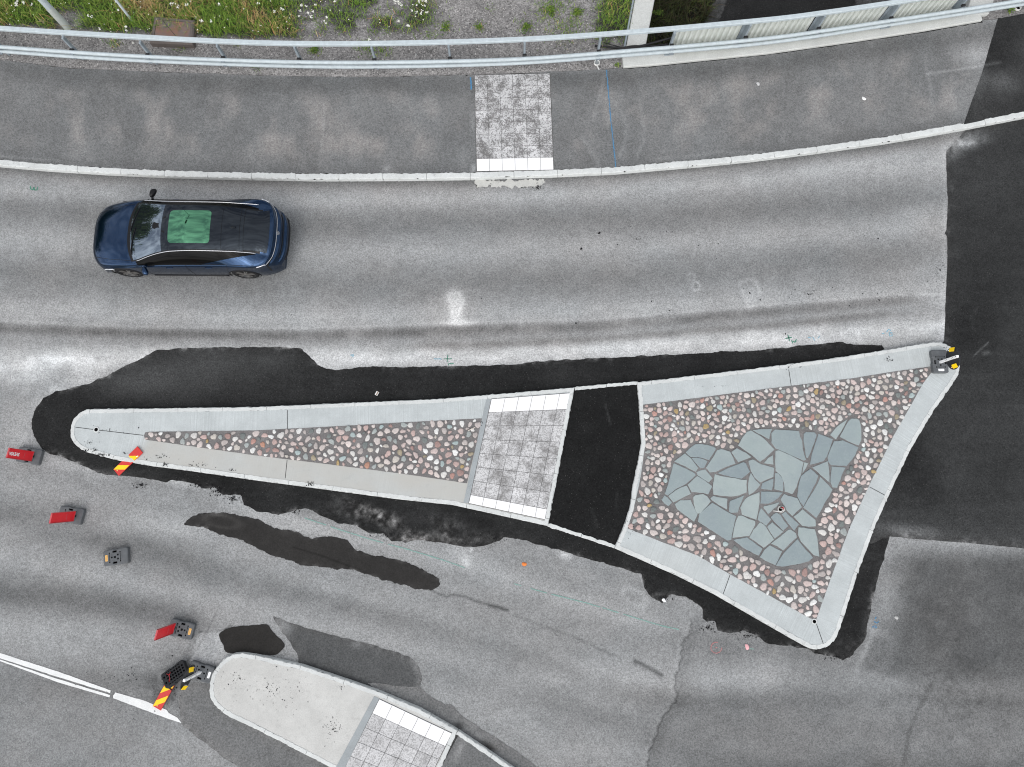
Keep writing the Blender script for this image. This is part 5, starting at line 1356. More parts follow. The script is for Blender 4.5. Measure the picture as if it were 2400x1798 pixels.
# white flowering heads
fl = Z0(0, 0, [(140, 30), (148, 10), (200, 15), (138, 45), (205, 28), (270, 40), (760, 135), (790, 145), (1085, 230), (1090, 265), (1150, 370), (1020, 85), (860, 250), (1740, 180), (1540, 60), (1480, 30), (1820, 185), (1610, 40), (1890, 35)]) + Z0(600, 0, [(215, 75), (235, 85), (390, 45), (380, 90), (372, 140), (430, 50), (450, 110), (478, 145), (490, 100), (515, 40), (612, 148), (590, 180), (600, 200), (680, 15), (1195, 10), (1205, 25), (1225, 12), (1240, 30), (1255, 45), (1345, 90), (1385, 105), (1388, 45), (1410, 12), (1440, 5), (1465, 12), (1455, 50), (1430, 92), (1475, 105), (1425, 120), (1305, 215), (1318, 222), (978, 342), (160, 95), (20, 25), (1230, 185)])
V = []; F = []
for (x, y) in fl:
    z = ZV + rng.uniform(.22, .40); X, Y = un(x, y, z); R_ = rng.uniform(.022, .05)
    for k in range(rng.integers(7, 14)):
        a = rng.random() * 6.28; d = R_ * math.sqrt(rng.random()); r = rng.uniform(.009, .018); cx_, cy_ = X + d * math.cos(a), Y + d * math.sin(a); zz = z + rng.normal(0, .008)
        b = len(V); V += [(cx_ + r * math.cos(q * 1.047), cy_ + r * math.sin(q * 1.047), zz + rng.normal(0, .003)) for q in range(6)]; F.append(tuple(b + q for q in range(6)))
for k in range(260):
    u_, v_ = rng.uniform(-60, 1000), rng.uniform(-100, 80)
    if grass_mask(np.array([u_]), np.array([v_]))[0][0] < .5: continue
    z = ZV + rng.uniform(.15, .4); X, Y = un(u_, v_, z); r = rng.uniform(.008, .02); b = len(V)
    V += [(X + r * math.cos(q * 1.047), Y + r * math.sin(q * 1.047), z + rng.normal(0, .004)) for q in range(6)]; F.append(tuple(b + q for q in range(6)))
o = mobj('wildflowers', V, F, plain('white_petals', (.72, .72, .66), .7, .2)); tag(o, 'scattered small white flower heads in the grass', 'wildflowers', kind='stuff')
# loose stones on the verge
V = []; F = []; T = []
def pebble(x, y, z, r, tint):
    b = len(V); k = 7
    ph = rng.random() * 6
    for s, zz in ((1, 0), (.85, .5 * r), (.4, .8 * r)):
        for i in range(k):
            a = 2 * math.pi * i / k; q = r * s * (1 + .25 * math.cos(2 * a + ph) + .1 * rng.normal()); V.append((x + q * math.cos(a), y + q * math.sin(a), z + zz))
    for q in (0, 1):
        for i in range(k): F.append((b + q * k + i, b + q * k + (i + 1) % k, b + (q + 1) * k + (i + 1) % k, b + (q + 1) * k + i))
    F.append(tuple(b + 2 * k + i for i in range(k))); T.extend([tint] * (3 * k))
for k in range(9000):
    u_, v_ = rng.uniform(-60, 1490), rng.uniform(-60, 176)
    gg, _ = grass_mask(np.array([u_]), np.array([v_]))
    if gg[0] > .4 or v_ > np.interp(u_, *zip(*pave_back)) - 1 or (u_ > 1462 and v_ > 100): continue
    X, Y = un(u_, v_, ZV); gcol = alb(np.array((1, .985, .97)) * rng.uniform(90, 205))
    pebble(X, Y, ZV - .003, rng.uniform(.010, .022) * (1.5 if rng.random() < .04 else 1), gcol)
for px, r in (((97, 49), .055), ((104, 52), .045), ((362, 108), .035), ((735, 134), .03), ((975, 129), .03), ((402, 99), .03)):
    X, Y = un(*px, ZV); pebble(X, Y, ZV, r, alb(np.array((176, 178, 176))))
o = mobj('gravel', V, F, M_COB, None, True, False, {'tint': np.array(T)}); tag(o, 'loose grey gravel stones on the verge', 'gravel', kind='stuff')
# ---- broad trees beyond the left edge (seen mirrored in the windscreen)
M_TREE = leaf_mat('tree_leaves'); M_BARK = plain('bark', (.09, .07, .05), .9, .1, var=.3)
def tree(loc, h, r, n, label, seed):
    g_ = np.random.default_rng(seed); root = empty('tree', loc); tag(root, label, 'tree', 'roadside trees')
    mb = MB(); mb.tube([(0, 0, -.2), (.1, .05, h * .3), (-.1, .1, h * .6), (0, 0, h * .85)], .2, 9, True, [.24, .19, .12, .05])
    for k in range(9):
        a = g_.random() * 6.28; z = h * g_.uniform(.28, .7); L = r * g_.uniform(.5, .9)
        mb.tube([(0, 0, z), (L * .5 * math.cos(a), L * .5 * math.sin(a), z + L * .3), (L * math.cos(a), L * math.sin(a), z + L * .5)], .05, 6, True, [.08, .05, .02])
    mb.build('trunk', M_BARK, root, True)
    cl = np.c_[g_.normal(0, r * .5, 26), g_.normal(0, r * .5, 26), h * .6 + g_.normal(0, h * .17, 26)]
    ci = g_.integers(0, 26, n); P = cl[ci] + g_.normal(0, r * .20, (n, 3)); P[:, 2] = np.clip(P[:, 2], h * .2, h)
    s = g_.uniform(.16, .34, n); A = g_.normal(0, 1, (n, 3)); A /= np.linalg.norm(A, axis=1)[:, None]; B = np.cross(A, g_.normal(0, 1, (n, 3))); B /= np.linalg.norm(B, axis=1)[:, None]
    V = np.stack([P - A * s[:, None], P + B * s[:, None] * .5, P + A * s[:, None], P - B * s[:, None] * .5], 1).reshape(-1, 3)
    F = np.arange(4 * n).reshape(n, 4); T = np.repeat(GREEN[g_.integers(0, 5, n)] * g_.uniform(.5, 1.0, (n, 1)), 4, 0)
    mobj('crown', V, F, M_TREE, root, False, False, {'tint': T})
tree((-33, 17, -.05), 12, 6, 15000, 'broad leafy tree north of the road beyond the left edge', 3)
tree((-40, 25, -.05), 14, 6.5, 12000, 'taller leafy tree standing farther back beyond the left edge', 4)
# ================================================================== CAR
CAR_L = 4.96
cxs, cys = un(450, 653, 0)          # tyre foot line on the near side, half way along
CY = cys + .915
xf = un(226, 545, .5)[0]; xr = un(676.5, 560, .62)[0]
CXc = (xf + xr) / 2; SCX = (xr - xf) / CAR_L
YAW = math.radians(-.7)
car = empty('parked_car'.replace('parked_', ''), (CXc, CY, 0), (0, 0, YAW))
tag(car, 'dark blue fastback car with black glass roof and green tinted sunroof on the road', 'car')
LX = lambda s: (s - CAR_L / 2) * SCX
I = lambda tab: (lambda s: pchip(*zip(*tab), s))
fw = I([(0, .87), (.3, .905), (.8, .925), (1.2, .93), (2.5, .93), (3.3, .925), (3.9, .93), (4.4, .912), (4.7, .865), (4.85, .80), (4.96, .70)])
fpow = I([(0, 4.2), (.5, 3.6), (1.1, 2.6), (4.4, 2.6), (4.96, 3.2)])
fbow = I([(0, .40), (.4, .38), (.8, .30), (1.15, .20), (1.6, .12), (2.2, .05), (3.0, 0), (4.1, -.06), (4.5, -.16), (4.7, -.27), (4.96, -.42)])
fzc = I([(0, .50), (.02, .61), (.08, .71), (.2, .79), (.5, .89), (.8, .955), (1.08, .995), (1.16, 1.02), (1.3, 1.09), (1.5, 1.19), (1.8, 1.335), (2.05, 1.435), (2.25, 1.49), (2.7, 1.535), (3.1, 1.53), (3.6, 1.485), (4.0, 1.41), (4.3, 1.32), (4.55, 1.23), (4.66, 1.185), (4.72, 1.155), (4.755, 1.06), (4.80, .965), (4.845, .935), (4.87, .84), (4.91, .76), (4.945, .73), (4.96, .60)])
fwr = I([(0, .66), (.3, .72), (.8, .765), (1.1, .79), (1.3, .775), (1.6, .715), (2.0, .645), (2.3, .615), (2.8, .60), (3.4, .595), (3.9, .58), (4.3, .575), (4.5, .59), (4.66, .62), (4.8, .62), (4.96, .56)])
fzr = I([(0, .46), (.02, .57), (.08, .665), (.2, .735), (.5, .835), (.8, .90), (1.08, .935), (1.3, 1.01), (1.6, 1.145), (2.0, 1.305), (2.3, 1.385), (2.8, 1.425), (3.4, 1.395), (3.9, 1.275), (4.2, 1.17), (4.4, 1.10), (4.55, 1.07), (4.66, 1.06), (4.72, 1.05), (4.755, .985), (4.80, .90), (4.845, .875), (4.87, .79), (4.91, .72), (4.945, .69), (4.96, .56)])
fzb = I([(0, .44), (.02, .535), (.08, .625), (.2, .69), (.5, .785), (.8, .845), (1.08, .885), (1.3, .925), (2, .955), (3, .975), (3.9, 1.005), (4.4, 1.005), (4.6, .99), (4.72, .97), (4.755, .925), (4.80, .86), (4.845, .84), (4.87, .77), (4.91, .70), (4.945, .67), (4.96, .54)])
fwb = I([(0, .83), (.3, .865), (.8, .885), (1.2, .885), (2, .87), (3.2, .865), (3.7, .875), (4.2, .892), (4.5, .875), (4.7, .835), (4.85, .77), (4.96, .67)])
S = np.unique(np.r_[np.linspace(0, .25, 14), np.linspace(.25, 4.6, 160), np.linspace(4.6, 4.96, 34)])
NT_, NG, NS = 26, 8, 20
def section(s):
    w, zc, wr, zr, zb, wb = (float(f(np.array([s]))[0]) for f in (fw, fzc, fwr, fzr, fzb, fwb))
    hz = lambda q: q if q < 1.0 else 1.0 + (q - 1.0) * .74
    zc, zr = hz(zc), hz(zr)
    pts = []
    for i in range(NT_):
        u = i / NT_; pts.append((u * wr, zc - (zc - zr) * u ** 2.3))
    for i in range(NG):
        t = i / NG; pts.append((wr + (wb - wr) * t + .018 * math.sin(math.pi * t), zr + (zb - zr) * t + .012 * math.sin(math.pi * t)))
    zlo = .19
    low = [(wb, zb), (min(w, wb + .035), zb - .05 * (zb - zlo) / .75), (w * .995, zlo + .70 * (zb - zlo)), (w * 1.0, zlo + .48 * (zb - zlo)), (w * .985, zlo + .2 * (zb - zlo)), (w * .955, zlo)]
    ys, zs = zip(*low); tt = np.linspace(0, len(low) - 1, NS)
    yy = pchip(range(len(low)), ys, tt); z2 = pchip(range(len(low)), zs, tt)
    pts += list(zip(yy, z2))
    bow = float(fbow(np.array([s]))[0])
    pw = float(fpow(np.array([s]))[0])
    return [(s + bow * min(1.1, (y / .93)) ** pw, y, z) for y, z in pts]
SEC = np.array([section(s) for s in S])            # (ns, m, 3): station, half width, height
ns, m = SEC.shape[:2]
full = np.concatenate([SEC[:, ::-1] * np.array((1, -1, 1)), SEC[:, 1:]], 1)     # right (near, -y) sill ... centre ... far sill
MM = full.shape[1]; jc = m - 1
CV = full.copy(); CV[:, :, 0] = (full[:, :, 0] - CAR_L / 2) * SCX
jj = np.abs(np.arange(MM) - jc)
def zone(i, j):
    s = (S[i] + S[i + 1]) / 2; k = (jj[j] + jj[j + 1]) / 2; u = k / NT_
    if k < NT_:
        if s < 1.075: return 'body'
        if s < 1.165: return 'cowl'
        if s < 2.06: return 'windscreen' if u < .95 else 'roof_frame'
        if s < 4.05: return 'roof' if u < .965 else 'roof_frame'
        if s < 4.64: return 'rear_window' if u < .93 else ('roof_frame' if s < 4.45 else 'body')
        return 'body'
    if k < NT_ + NG and 1.22 < s < 4.36:
        if 1.22 < s < 1.5 and k > NT_ + NG - 1: return 'body'
        if 2.50 < s < 2.60: return 'door_pillar'
        if 3.50 < s < 3.56: return 'rear_pillar'
        return 'front_window' if s < 2.5 else ('rear_side_window' if s < 3.5 else 'quarter_window')
    if 4.76 < s < 4.80 and k < m - 8: return 'tail'
    return 'body'
WH = [(.86 + .005, .352), (3.835, .352)]
faces = {}
for i in range(ns - 1):
    for j in range(MM - 1):
        z = zone(i, j)
        c = full[i:i + 2, j:j + 2].reshape(-1, 3).mean(0)
        side = 'n' if j < jc else 'f'
        if z in ('front_window', 'rear_side_window', 'quarter_window', 'door_pillar', 'rear_pillar'): z = z + ':' + side
        if z == 'body' and abs(c[1]) > .6 and any((c[0] - a) ** 2 + (c[2] - r) ** 2 < .385 ** 2 for a, r in WH): continue
        faces.setdefault(z, []).append((i * MM + j, i * MM + j + 1, (i + 1) * MM + j + 1, (i + 1) * MM + j))
FLATV = CV.reshape(-1, 3)
def part(name, fl, mat, lift=0.0, parent=car):
    fl = np.array(fl); used = np.unique(fl); rm = np.full(len(FLATV), -1); rm[used] = np.arange(len(used))
    return mobj(name, FLATV[used] + np.array((0, 0, lift)), rm[fl], mat, parent, True)
def gloss(name, c, rough=.15, metal=0.0, coat=1.0, ior=1.5, spec=.5):
    t = NT(name); t.set(Roughness=rough, Metallic=metal, Coat_Weight=coat, Coat_Roughness=.02, IOR=ior, Specular_IOR_Level=spec)
    n = t.noise(260.0, 2, .5, t.obj())
    t.col(t.mix(1.0, c, t.grey(t.mr(n, .3, .7, .88, 1.12)), 'MULTIPLY')); return t.m
M_CAR = gloss('dark_blue_paint', (.011, .034, .082), .13, .9, .4)
M_ROOF = gloss('black_glass_roof', (.008, .009, .011), .05, 0, 0.0, 1.47)
M_GLASS = gloss('tinted_windscreen', (.010, .013, .016), .02, 0, 0.0, 2.9)
for _m in (M_GLASS, M_ROOF): _m.node_tree.nodes['Principled BSDF'].inputs['Specular Tint'].default_value = (.70, .84, 1, 1)
M_SIDEG = gloss('dark_side_glass', (.004, .004, .004), .04, 0, 0, 1.4, .12)
M_SUN = gloss('green_sunroof_glass', (.105, .275, .165), .03, 1.0, 0.0, 1.5)
M_TRIM = gloss('black_trim', (.008, .008, .009), .3, 0, 0, 1.45, .25)
M_CHR = plain('bright_trim', (.50, .51, .53), .25, .5, .9, .03)
M_TYRE = plain('tyre_rubber', (.016, .016, .017), .8, .2, var=.2)
M_RIM = plain('dark_alloy', (.04, .04, .04), .35, .5, .7, .08)
M_LENS = plain('clear_lens', (.72, .74, .76), .15, .5)
M_TAIL = gloss('smoked_tail_lens', (.03, .028, .03), .12, 0, 1.0)
body = part('body', faces['body'], M_CAR)
# close nose, tail and floor of the body
for nm, row in (('bumper_front', 0), ('bumper_rear', ns - 1)):
    loop = [tuple(CV[row, j]) for j in range(MM)]
    mobj(nm, loop, [tuple(range(MM))] if row else [tuple(range(MM - 1, -1, -1))], M_CAR, car)
mb = MB(); mb.box((0, 0, .24), (CAR_L * .86, 1.5, .12)); mb.build('underbody', M_TRIM, car)
mb = MB()
for sx, _ in WH:
    for sy in (-1, 1): mb.box((LX(sx), sy * .60, .45), (.74, .34, .60))
mb.build('wheel_housing', M_TRIM, car)
part('cowl', faces['cowl'], M_TRIM); ws = part('windscreen', faces['windscreen'], M_GLASS)
part('roof', faces['roof'], M_ROOF); part('roof_frame', faces['roof_frame'], M_TRIM); part('rear_window', faces['rear_window'], M_ROOF)
part('tail_trim', faces['tail'], M_TRIM)
for side in 'nf':
    part('pillar', faces['door_pillar:' + side], M_SIDEG); part('pillar', faces['rear_pillar:' + side], M_SIDEG)
    part('side_window', faces['front_window:' + side], M_SIDEG); part('side_window', faces['rear_side_window:' + side], M_SIDEG); part('quarter_window', faces['quarter_window:' + side], M_SIDEG)
def surf(s, y):
    """point of the roof or bonnet at station s and lateral y"""
    i = int(np.clip(np.searchsorted(S, s) - 1, 0, ns - 2)); t = (s - S[i]) / (S[i + 1] - S[i])
    row = SEC[i] * (1 - t) + SEC[i + 1] * t
    a = abs(y); z = np.interp(a, row[:NT_ + 2, 1], row[:NT_ + 2, 2]); x = np.interp(a, row[:NT_ + 2, 1], row[:NT_ + 2, 0])
    return np.array((LX(x), y, z))
def side_pt(s, k, sgn, out=0.0):
    """point of the side at station s and section index k (may be fractional)"""
    i = int(np.clip(np.searchsorted(S, s) - 1, 0, ns - 2)); t = (s - S[i]) / (S[i + 1] - S[i])
    row = SEC[i] * (1 - t) + SEC[i + 1] * t; k0 = int(min(k, m - 2)); p = row[k0] * (1 - (k - k0)) + row[k0 + 1] * (k - k0)
    return np.array((LX(p[0]), sgn * (p[1] + out), p[2] + out * .3))
for sgn in (-1, 1):      # painted haunch that narrows the rear side glass to a point
    V = []; F = []; ss = np.linspace(2.9, 4.37, 40); kk = 7
    for s_ in ss:
        f_ = .92 * (s_ - 2.9) / 1.47
        for q in range(kk): V.append(side_pt(s_, NT_ + NG * (1 - f_) + (NG * f_ + .05) * q / (kk - 1), sgn, .006))
    for a in range(len(ss) - 1):
        for q in range(kk - 1): F.append((a * kk + q, a * kk + q + 1, (a + 1) * kk + q + 1, (a + 1) * kk + q))
    mobj('rear_haunch', V, F, M_CAR, car, True)
# sunroof: rounded panel lying 3 mm proud of the roof
def patch(name, s0, s1, yh, rad, mat, lift, nsx=28, nsy=24):
    V = []; F = []
    for a in range(nsx + 1):
        for b in range(nsy + 1):
            fx, fy = a / nsx * 2 - 1, b / nsy * 2 - 1
            # squeeze the square grid to a rounded rectangle
            hx, hy = (s1 - s0) / 2, yh
            x, y = fx * hx, fy * hy
            q = max(abs(x) - (hx - rad), 0), max(abs(y) - (hy - rad), 0)
            dd = math.hypot(*q)
            mxq = max(q)
            if mxq > 0 and dd > 0:
                sc_ = mxq / dd
                x = math.copysign(min(abs(x), hx - rad) + q[0] * sc_, x) if q[0] > 0 else x
                y = math.copysign(min(abs(y), hy - rad) + q[1] * sc_, y) if q[1] > 0 else y
            p = surf((s0 + s1) / 2 + x, y); p[2] += lift; V.append(p)
    for a in range(nsx):
        for b in range(nsy): F.append((a * (nsy + 1) + b, a * (nsy + 1) + b + 1, (a + 1) * (nsy + 1) + b + 1, (a + 1) * (nsy + 1) + b))
    return mobj(name, V, F, mat, car, True)
patch('sunroof', 2.25, 3.28, .43, .09, M_SUN, .004)
def path_tube(name, pts, r, mat, n=6, parent=car):
    mb = MB(); mb.tube([tuple(p) for p in pts], r, n); return mb.build(name, mat, parent, True)
for sgn in (-1, 1):
    P = [side_pt(s, NT_ + (.1 if sgn < 0 else 3.2), sgn, .004) for s in np.linspace(1.24, 4.36, 60)]
    path_tube('window_chrome', P, .0125, M_CHR)
    P = [side_pt(s, NT_ + NG - .2, sgn, .004) for s in np.linspace(1.5, 4.36, 40)]
    path_tube('belt_trim', P, .008, M_TRIM)
    path_tube('headlight', [side_pt(s, NT_ + NG + 5.0, sgn, .008) for s in np.linspace(.02, .30, 14)], .010, M_LENS)
    for s0 in (1.98, 3.02):
        path_tube('door_handle', [side_pt(s, NT_ + NG + 5.0, sgn, .006) for s in np.linspace(s0, s0 + .19, 6)], .010, M_CAR)
    for s0 in (1.30, 2.55, 3.52):
        path_tube('door_seam', [side_pt(s0 + (.10 * sstep(12, 2, np.array([k - NT_ - NG]))[0] if s0 == 3.52 else 0), k, sgn, .001) for k in np.linspace(NT_ + NG, m - 4, 16)], .005, M_TRIM)
    path_tube('sill_trim', [side_pt(s, m - 2.5, sgn, .006) for s in np.linspace(1.32, 3.40, 20)], .022, M_TRIM)
    # bonnet crease and shut lines
    path_tube('bonnet_seam', [surf(s, sgn * np.interp(s, [.10, .5, 1.06], [.60, .70, .765])) + np.array((0, 0, .0015)) for s in np.linspace(.10, 1.06, 24)], .005, M_TRIM)
path_tube('bonnet_seam', [surf(.10 + .0 * y, y) + np.array((0, 0, .001)) for y in np.linspace(-.60, .60, 24)], .005, M_TRIM)
for s0 in (3.52 + .45, 4.06):
    path_tube('roof_seam', [surf(s0, y) + np.array((0, 0, .001)) for y in np.linspace(-.55, .55, 16)], .005, M_TRIM)
path_tube('roof_seam', [surf(3.55, y) + np.array((0, 0, .001)) for y in np.linspace(-.55, .55, 16)], .004, M_TRIM)
# light bar across the tail with a small round emblem, lamps wrapping round the corners
bar = [surf(4.775, y) for y in np.linspace(-.62, .62, 30)]
P = [side_pt(4.72, NT_ + NG + 2.2, -1, .006), side_pt(4.75, NT_ + NG + .3, -1, .006), side_pt(4.77, NT_ + 3.5, -1, .008)] + [b + np.array((.008, 0, .008)) for b in bar] + [side_pt(4.77, NT_ + 3.5, 1, .008), side_pt(4.75, NT_ + NG + .3, 1, .006), side_pt(4.72, NT_ + NG + 2.2, 1, .006)]
path_tube('light_bar', smooth_path(P, False, 3), .010, M_CHR)
for sgn in (-1, 1):
    P = [side_pt(s, NT_ + NG + kk, sgn, .008) for s, kk in ((4.46, 3.0), (4.56, 2.4), (4.66, 1.4), (4.73, 0.2))]
    path_tube('tail_light', smooth_path(P, False, 5), .018, M_CHR)
eb = surf(4.79, 0) + np.array((.012, 0, .006))
mb = MB(); Rm = Matrix.Rotation(math.radians(52), 3, 'Y')
mb.lathe([(.046, -.004), (.048, .004), (.040, .006), (.038, .002)], tuple(eb), 20, Rm)
for a, b in (((-.020, -.026), (-.002, -.010)), ((-.002, -.010), (-.016, 0)), ((-.016, 0), (-.002, .010)), ((-.002, .010), (-.020, .026)), ((.026, -.014), (.004, 0)), ((.004, 0), (.026, .014))):
    p, q = (Rm @ Vector((v[0], v[1], .004)) + Vector(eb) for v in (a, b)); mb.tube([p, q], .005, 5)
mb.build('emblem', M_CHR, car, True)
# lower rear lip and diffuser
path_tube('bumper_trim', [surf(4.955, y) + np.array((.0, 0, -.06)) for y in np.linspace(-.56, .56, 24)], .03, M_TRIM)
path_tube('bumper_crease', [surf(4.875, y) + np.array((.004, 0, .0)) for y in np.linspace(-.58, .58, 24)], .012, M_TRIM)
# roof aerial
ap = surf(3.80, 0)
V = []; F = []
for (x, y, z) in ((-.085, 0, 0), (.0, -.028, 0), (.08, -.022, 0), (.08, .022, 0), (.0, .028, 0), (.055, 0, .055), (.078, 0, .05)): V.append(ap + np.array((x, y, z)))
F = [(0, 1, 5), (0, 5, 4), (1, 2, 6, 5), (4, 5, 6, 3), (2, 3, 6)]
mobj('roof_aerial', V, F, M_ROOF, car)
# sensor box and mirror behind the top of the windscreen, wipers on the cowl
V = []
for a, b in ((1.93, .0), (1.80, -.06), (1.80, .06), (2.15, -.22), (2.15, .22)): p = surf(a, b + .05); p[2] += .004; V.append(p)
mobj('sensor_cover', V, [(0, 1, 3), (0, 3, 4), (0, 4, 2), (0, 2, 1)], M_TRIM, car)
for a, b in (((1.15, -.62), (1.30, .08)), ((1.15, -.02), (1.28, .60))):
    path_tube('wiper', [surf(a[0] + (b[0] - a[0]) * t, a[1] + (b[1] - a[1]) * t) + np.array((0, 0, .014)) for t in np.linspace(0, 1, 10)], .012, M_TRIM)
# door mirrors
for sgn in (-1, 1):
    bp = side_pt(1.46, NT_ + NG - .5, sgn)
    mb = MB()
    nr, nc = 10, 14; V = []; F = []
    for i in range(nr + 1):
        ph = math.pi * i / nr
        for j in range(nc):
            th = 2 * math.pi * j / nc
            x, y, z = math.sin(ph) * math.cos(th), math.cos(ph), math.sin(ph) * math.sin(th)
            x = math.copysign(abs(x) ** .8, x); y = math.copysign(abs(y) ** .8, y)
            V.append((bp[0] + x * (.075 + .02 * y) + .03 * y + .01, bp[1] + sgn * (.165 + y * .115), bp[2] + .035 + z * .075))
    for i in range(nr):
        for j in range(nc): F.append((i * nc + j, i * nc + (j + 1) % nc, (i + 1) * nc + (j + 1) % nc, (i + 1) * nc + j))
    mb.add(V, F); mb.tube([tuple(bp), (bp[0], bp[1] + sgn * .10, bp[2] + .02)], .03, 8)
    mb.build('mirror', M_TRIM if sgn > 0 else M_CAR, car, True)
# wheels
def wheel(sx, sgn):
    yc = sgn * .80; c = (LX(sx), yc, .345)
    R = Matrix.Rotation(math.radians(-90 * sgn), 3, 'X')      # lathe axis along y, outward
    root = MB(); root.lathe([(.20, -.11), (.30, -.115), (.335, -.10), (.345, -.05), (.345, .05), (.335, .095), (.30, .112), (.262, .108), (.258, .09)], c, 40, R)
    ty = root.build('wheel', M_TYRE, car, True)
    rm = MB(); rm.lathe([(.258, .104), (.25, .107), (.238, .10), (.234, .02), (.0001, .02)], c, 36, R)
    rim_back = rm.build('rim', M_RIM, ty, True)
    sp = MB()
    for k in range(5):
        for dv in (-.16, .16):
            a = 2 * math.pi * k / 5 + dv; b = 2 * math.pi * k / 5 + dv * .35
            w_ = .016
            ux, uy = math.cos(a), math.sin(a); vx, vy = math.cos(b), math.sin(b)
            q = [(.045 * vx - w_ * vy, .045 * vy + w_ * vx), (.045 * vx + w_ * vy, .045 * vy - w_ * vx), (.245 * ux + w_ * uy, .245 * uy - w_ * ux), (.245 * ux - w_ * uy, .245 * uy + w_ * ux)]
            T = Matrix.Translation(c) @ R.to_4x4(); sp.prism(q, .075, .098, T)
    sp.lathe([(.0001, .105), (.055, .10), (.06, .07)], c, 16, R)
    sp.build('spokes', plain('bright_alloy', (.22, .21, .20), .3, .5, .6) if 'bright_alloy' not in bpy.data.materials else bpy.data.materials['bright_alloy'], ty)
    # black arch edge
    sidep = SEC[:, NT_ + NG:].reshape(-1, 3)
    A = []
    for t in np.linspace(-.25, math.pi + .25, 30):
        x_, z_ = sx + .39 * math.cos(t), .352 + .39 * math.sin(t)
        k_ = np.argmin((sidep[:, 0] - x_) ** 2 + (sidep[:, 2] - z_) ** 2)
        A.append((LX(x_), sgn * (sidep[k_, 1] - .004), z_))
    path_tube('arch_trim', A, .016, M_TRIM)
for sx, _ in WH:
    for sgn in (-1, 1): wheel(sx - .0, sgn)
# ================================================================== MARKER BOARDS AND REFUGE SIGNS
def holes_plate(outline, holes, z0, z1, hd, bev=.02):
    """slab with recessed openings: (top+walls mesh, recess floors mesh)"""
    o = ccw(outline); top = MB(); n = len(o)
    inn = [tuple(p) for p in offset(o, bev)]
    hs = [ccw(h)[::-1] for h in holes]
    polys = [[Vector((*p, 0)) for p in inn]] + [[Vector((*p, 0)) for p in h] for h in hs]
    allp = [p for q in polys for p in q]
    tris = tessellate_polygon(polys)
    V = [(p.x, p.y, z1) for p in allp]
    F = []
    for t in tris:
        a, b, c = (allp[i] for i in t)
        F.append(tuple(t) if (b - a).cross(c - a).z > 0 else tuple(reversed(t)))
    top.add(V, F)
    top.add([(*p, z0) for p in o] + [(*p, z1 - bev * .6) for p in o] + [(*p, z1) for p in inn], [(r * n + i, r * n + (i + 1) % n, (r + 1) * n + (i + 1) % n, (r + 1) * n + i) for r in (0, 1) for i in range(n)] + [tuple(range(n - 1, -1, -1))])
    fl = MB()
    for h in hs:
        k = len(h)
        top.add([(*p, z1) for p in h] + [(*p, z1 - hd) for p in h], [(i, (i + 1) % k, k + (i + 1) % k, k + i) for i in range(k)])
        fl.add([(*p, z1 - hd) for p in h], [tuple(range(k - 1, -1, -1))])
    return top, fl
R_ = lambda cx, cy, w, h: [(cx - w / 2, cy - h / 2), (cx + w / 2, cy - h / 2), (cx + w / 2, cy + h / 2), (cx - w / 2, cy + h / 2)]
# local frame of a base: long side (0.60) along x, the name plate at -x
B_OUT = [(-.30, -.16), (-.28, -.19), (-.06, -.20), (-.04, -.185), (.10, -.185), (.12, -.20), (.27, -.20), (.30, -.17), (.30, .17), (.27, .20), (.12, .20), (.10, .185), (-.04, .185), (-.06, .20), (-.28, .19), (-.30, .16)]
B_HOL = [R_(-.02, 0, .052, .055), R_(-.095, 0, .042, .042), R_(.055, .048, .042, .042), R_(.055, -.048, .042, .042), R_(-.02, .135, .105, .048), R_(-.02, -.135, .105, .048),
         R_(-.15, 0, .014, .20), R_(.115, 0, .014, .20)]
top_mb, floor_mb = holes_plate(B_OUT, B_HOL, 0.0, .115, .05)
proto = {}
def copy_child(key, make, parent):
    if key in proto:
        o = proto[key].copy(); COL.objects.link(o); o.parent = parent; o.name = proto[key].name.split('.')[0]
    else:
        o = make(parent); proto[key] = o
    return o
def rubber_base(parent, plate=True, mat=None, platemat=None, nm='base'):
    b = copy_child('base', lambda p: two_mat(nm, top_mb, M_RUB, floor_mb, p), parent)
    if plate:
        mb = MB(); mb.box((-.225, 0, .1175), (.06, .15, .005), None, .002); pp = mb.build('name_plate', platemat or M_YELO, b)
        mb = MB()
        for k in range(9): mb.box((-.225 + (.010 if k % 2 else -.004), -.055 + k * .0135, .1205), (.016, .006, .001))
        mb.build('print', plain('print', (.30, .16, .05) if platemat is None else (.45, .45, .46), .7) if ('print' if platemat is None else 'print2') not in bpy.data.materials else bpy.data.materials['print' if platemat is None else 'print2'], pp)
    return b
def two_mat(name, a, ma_, b, parent, mb_=None):
    n = len(a.F); m = MB(); m.add(a.V, a.F); m.add(b.V, b.F)
    o = m.build(name, ma_, parent); o.data.materials.append(mb_ or M_HOLE)
    for i, f in enumerate(o.data.polygons): f.material_index = 0 if i < n else 1
    return o
def _dots(mb):
    for x in (-.15, .115):
        for y in (-.112, .112): mb.lathe([(.0001, .1165), (.014, .1165), (.016, .115)], (x, y, 0), 10)
    return mb
_dots(floor_mb)
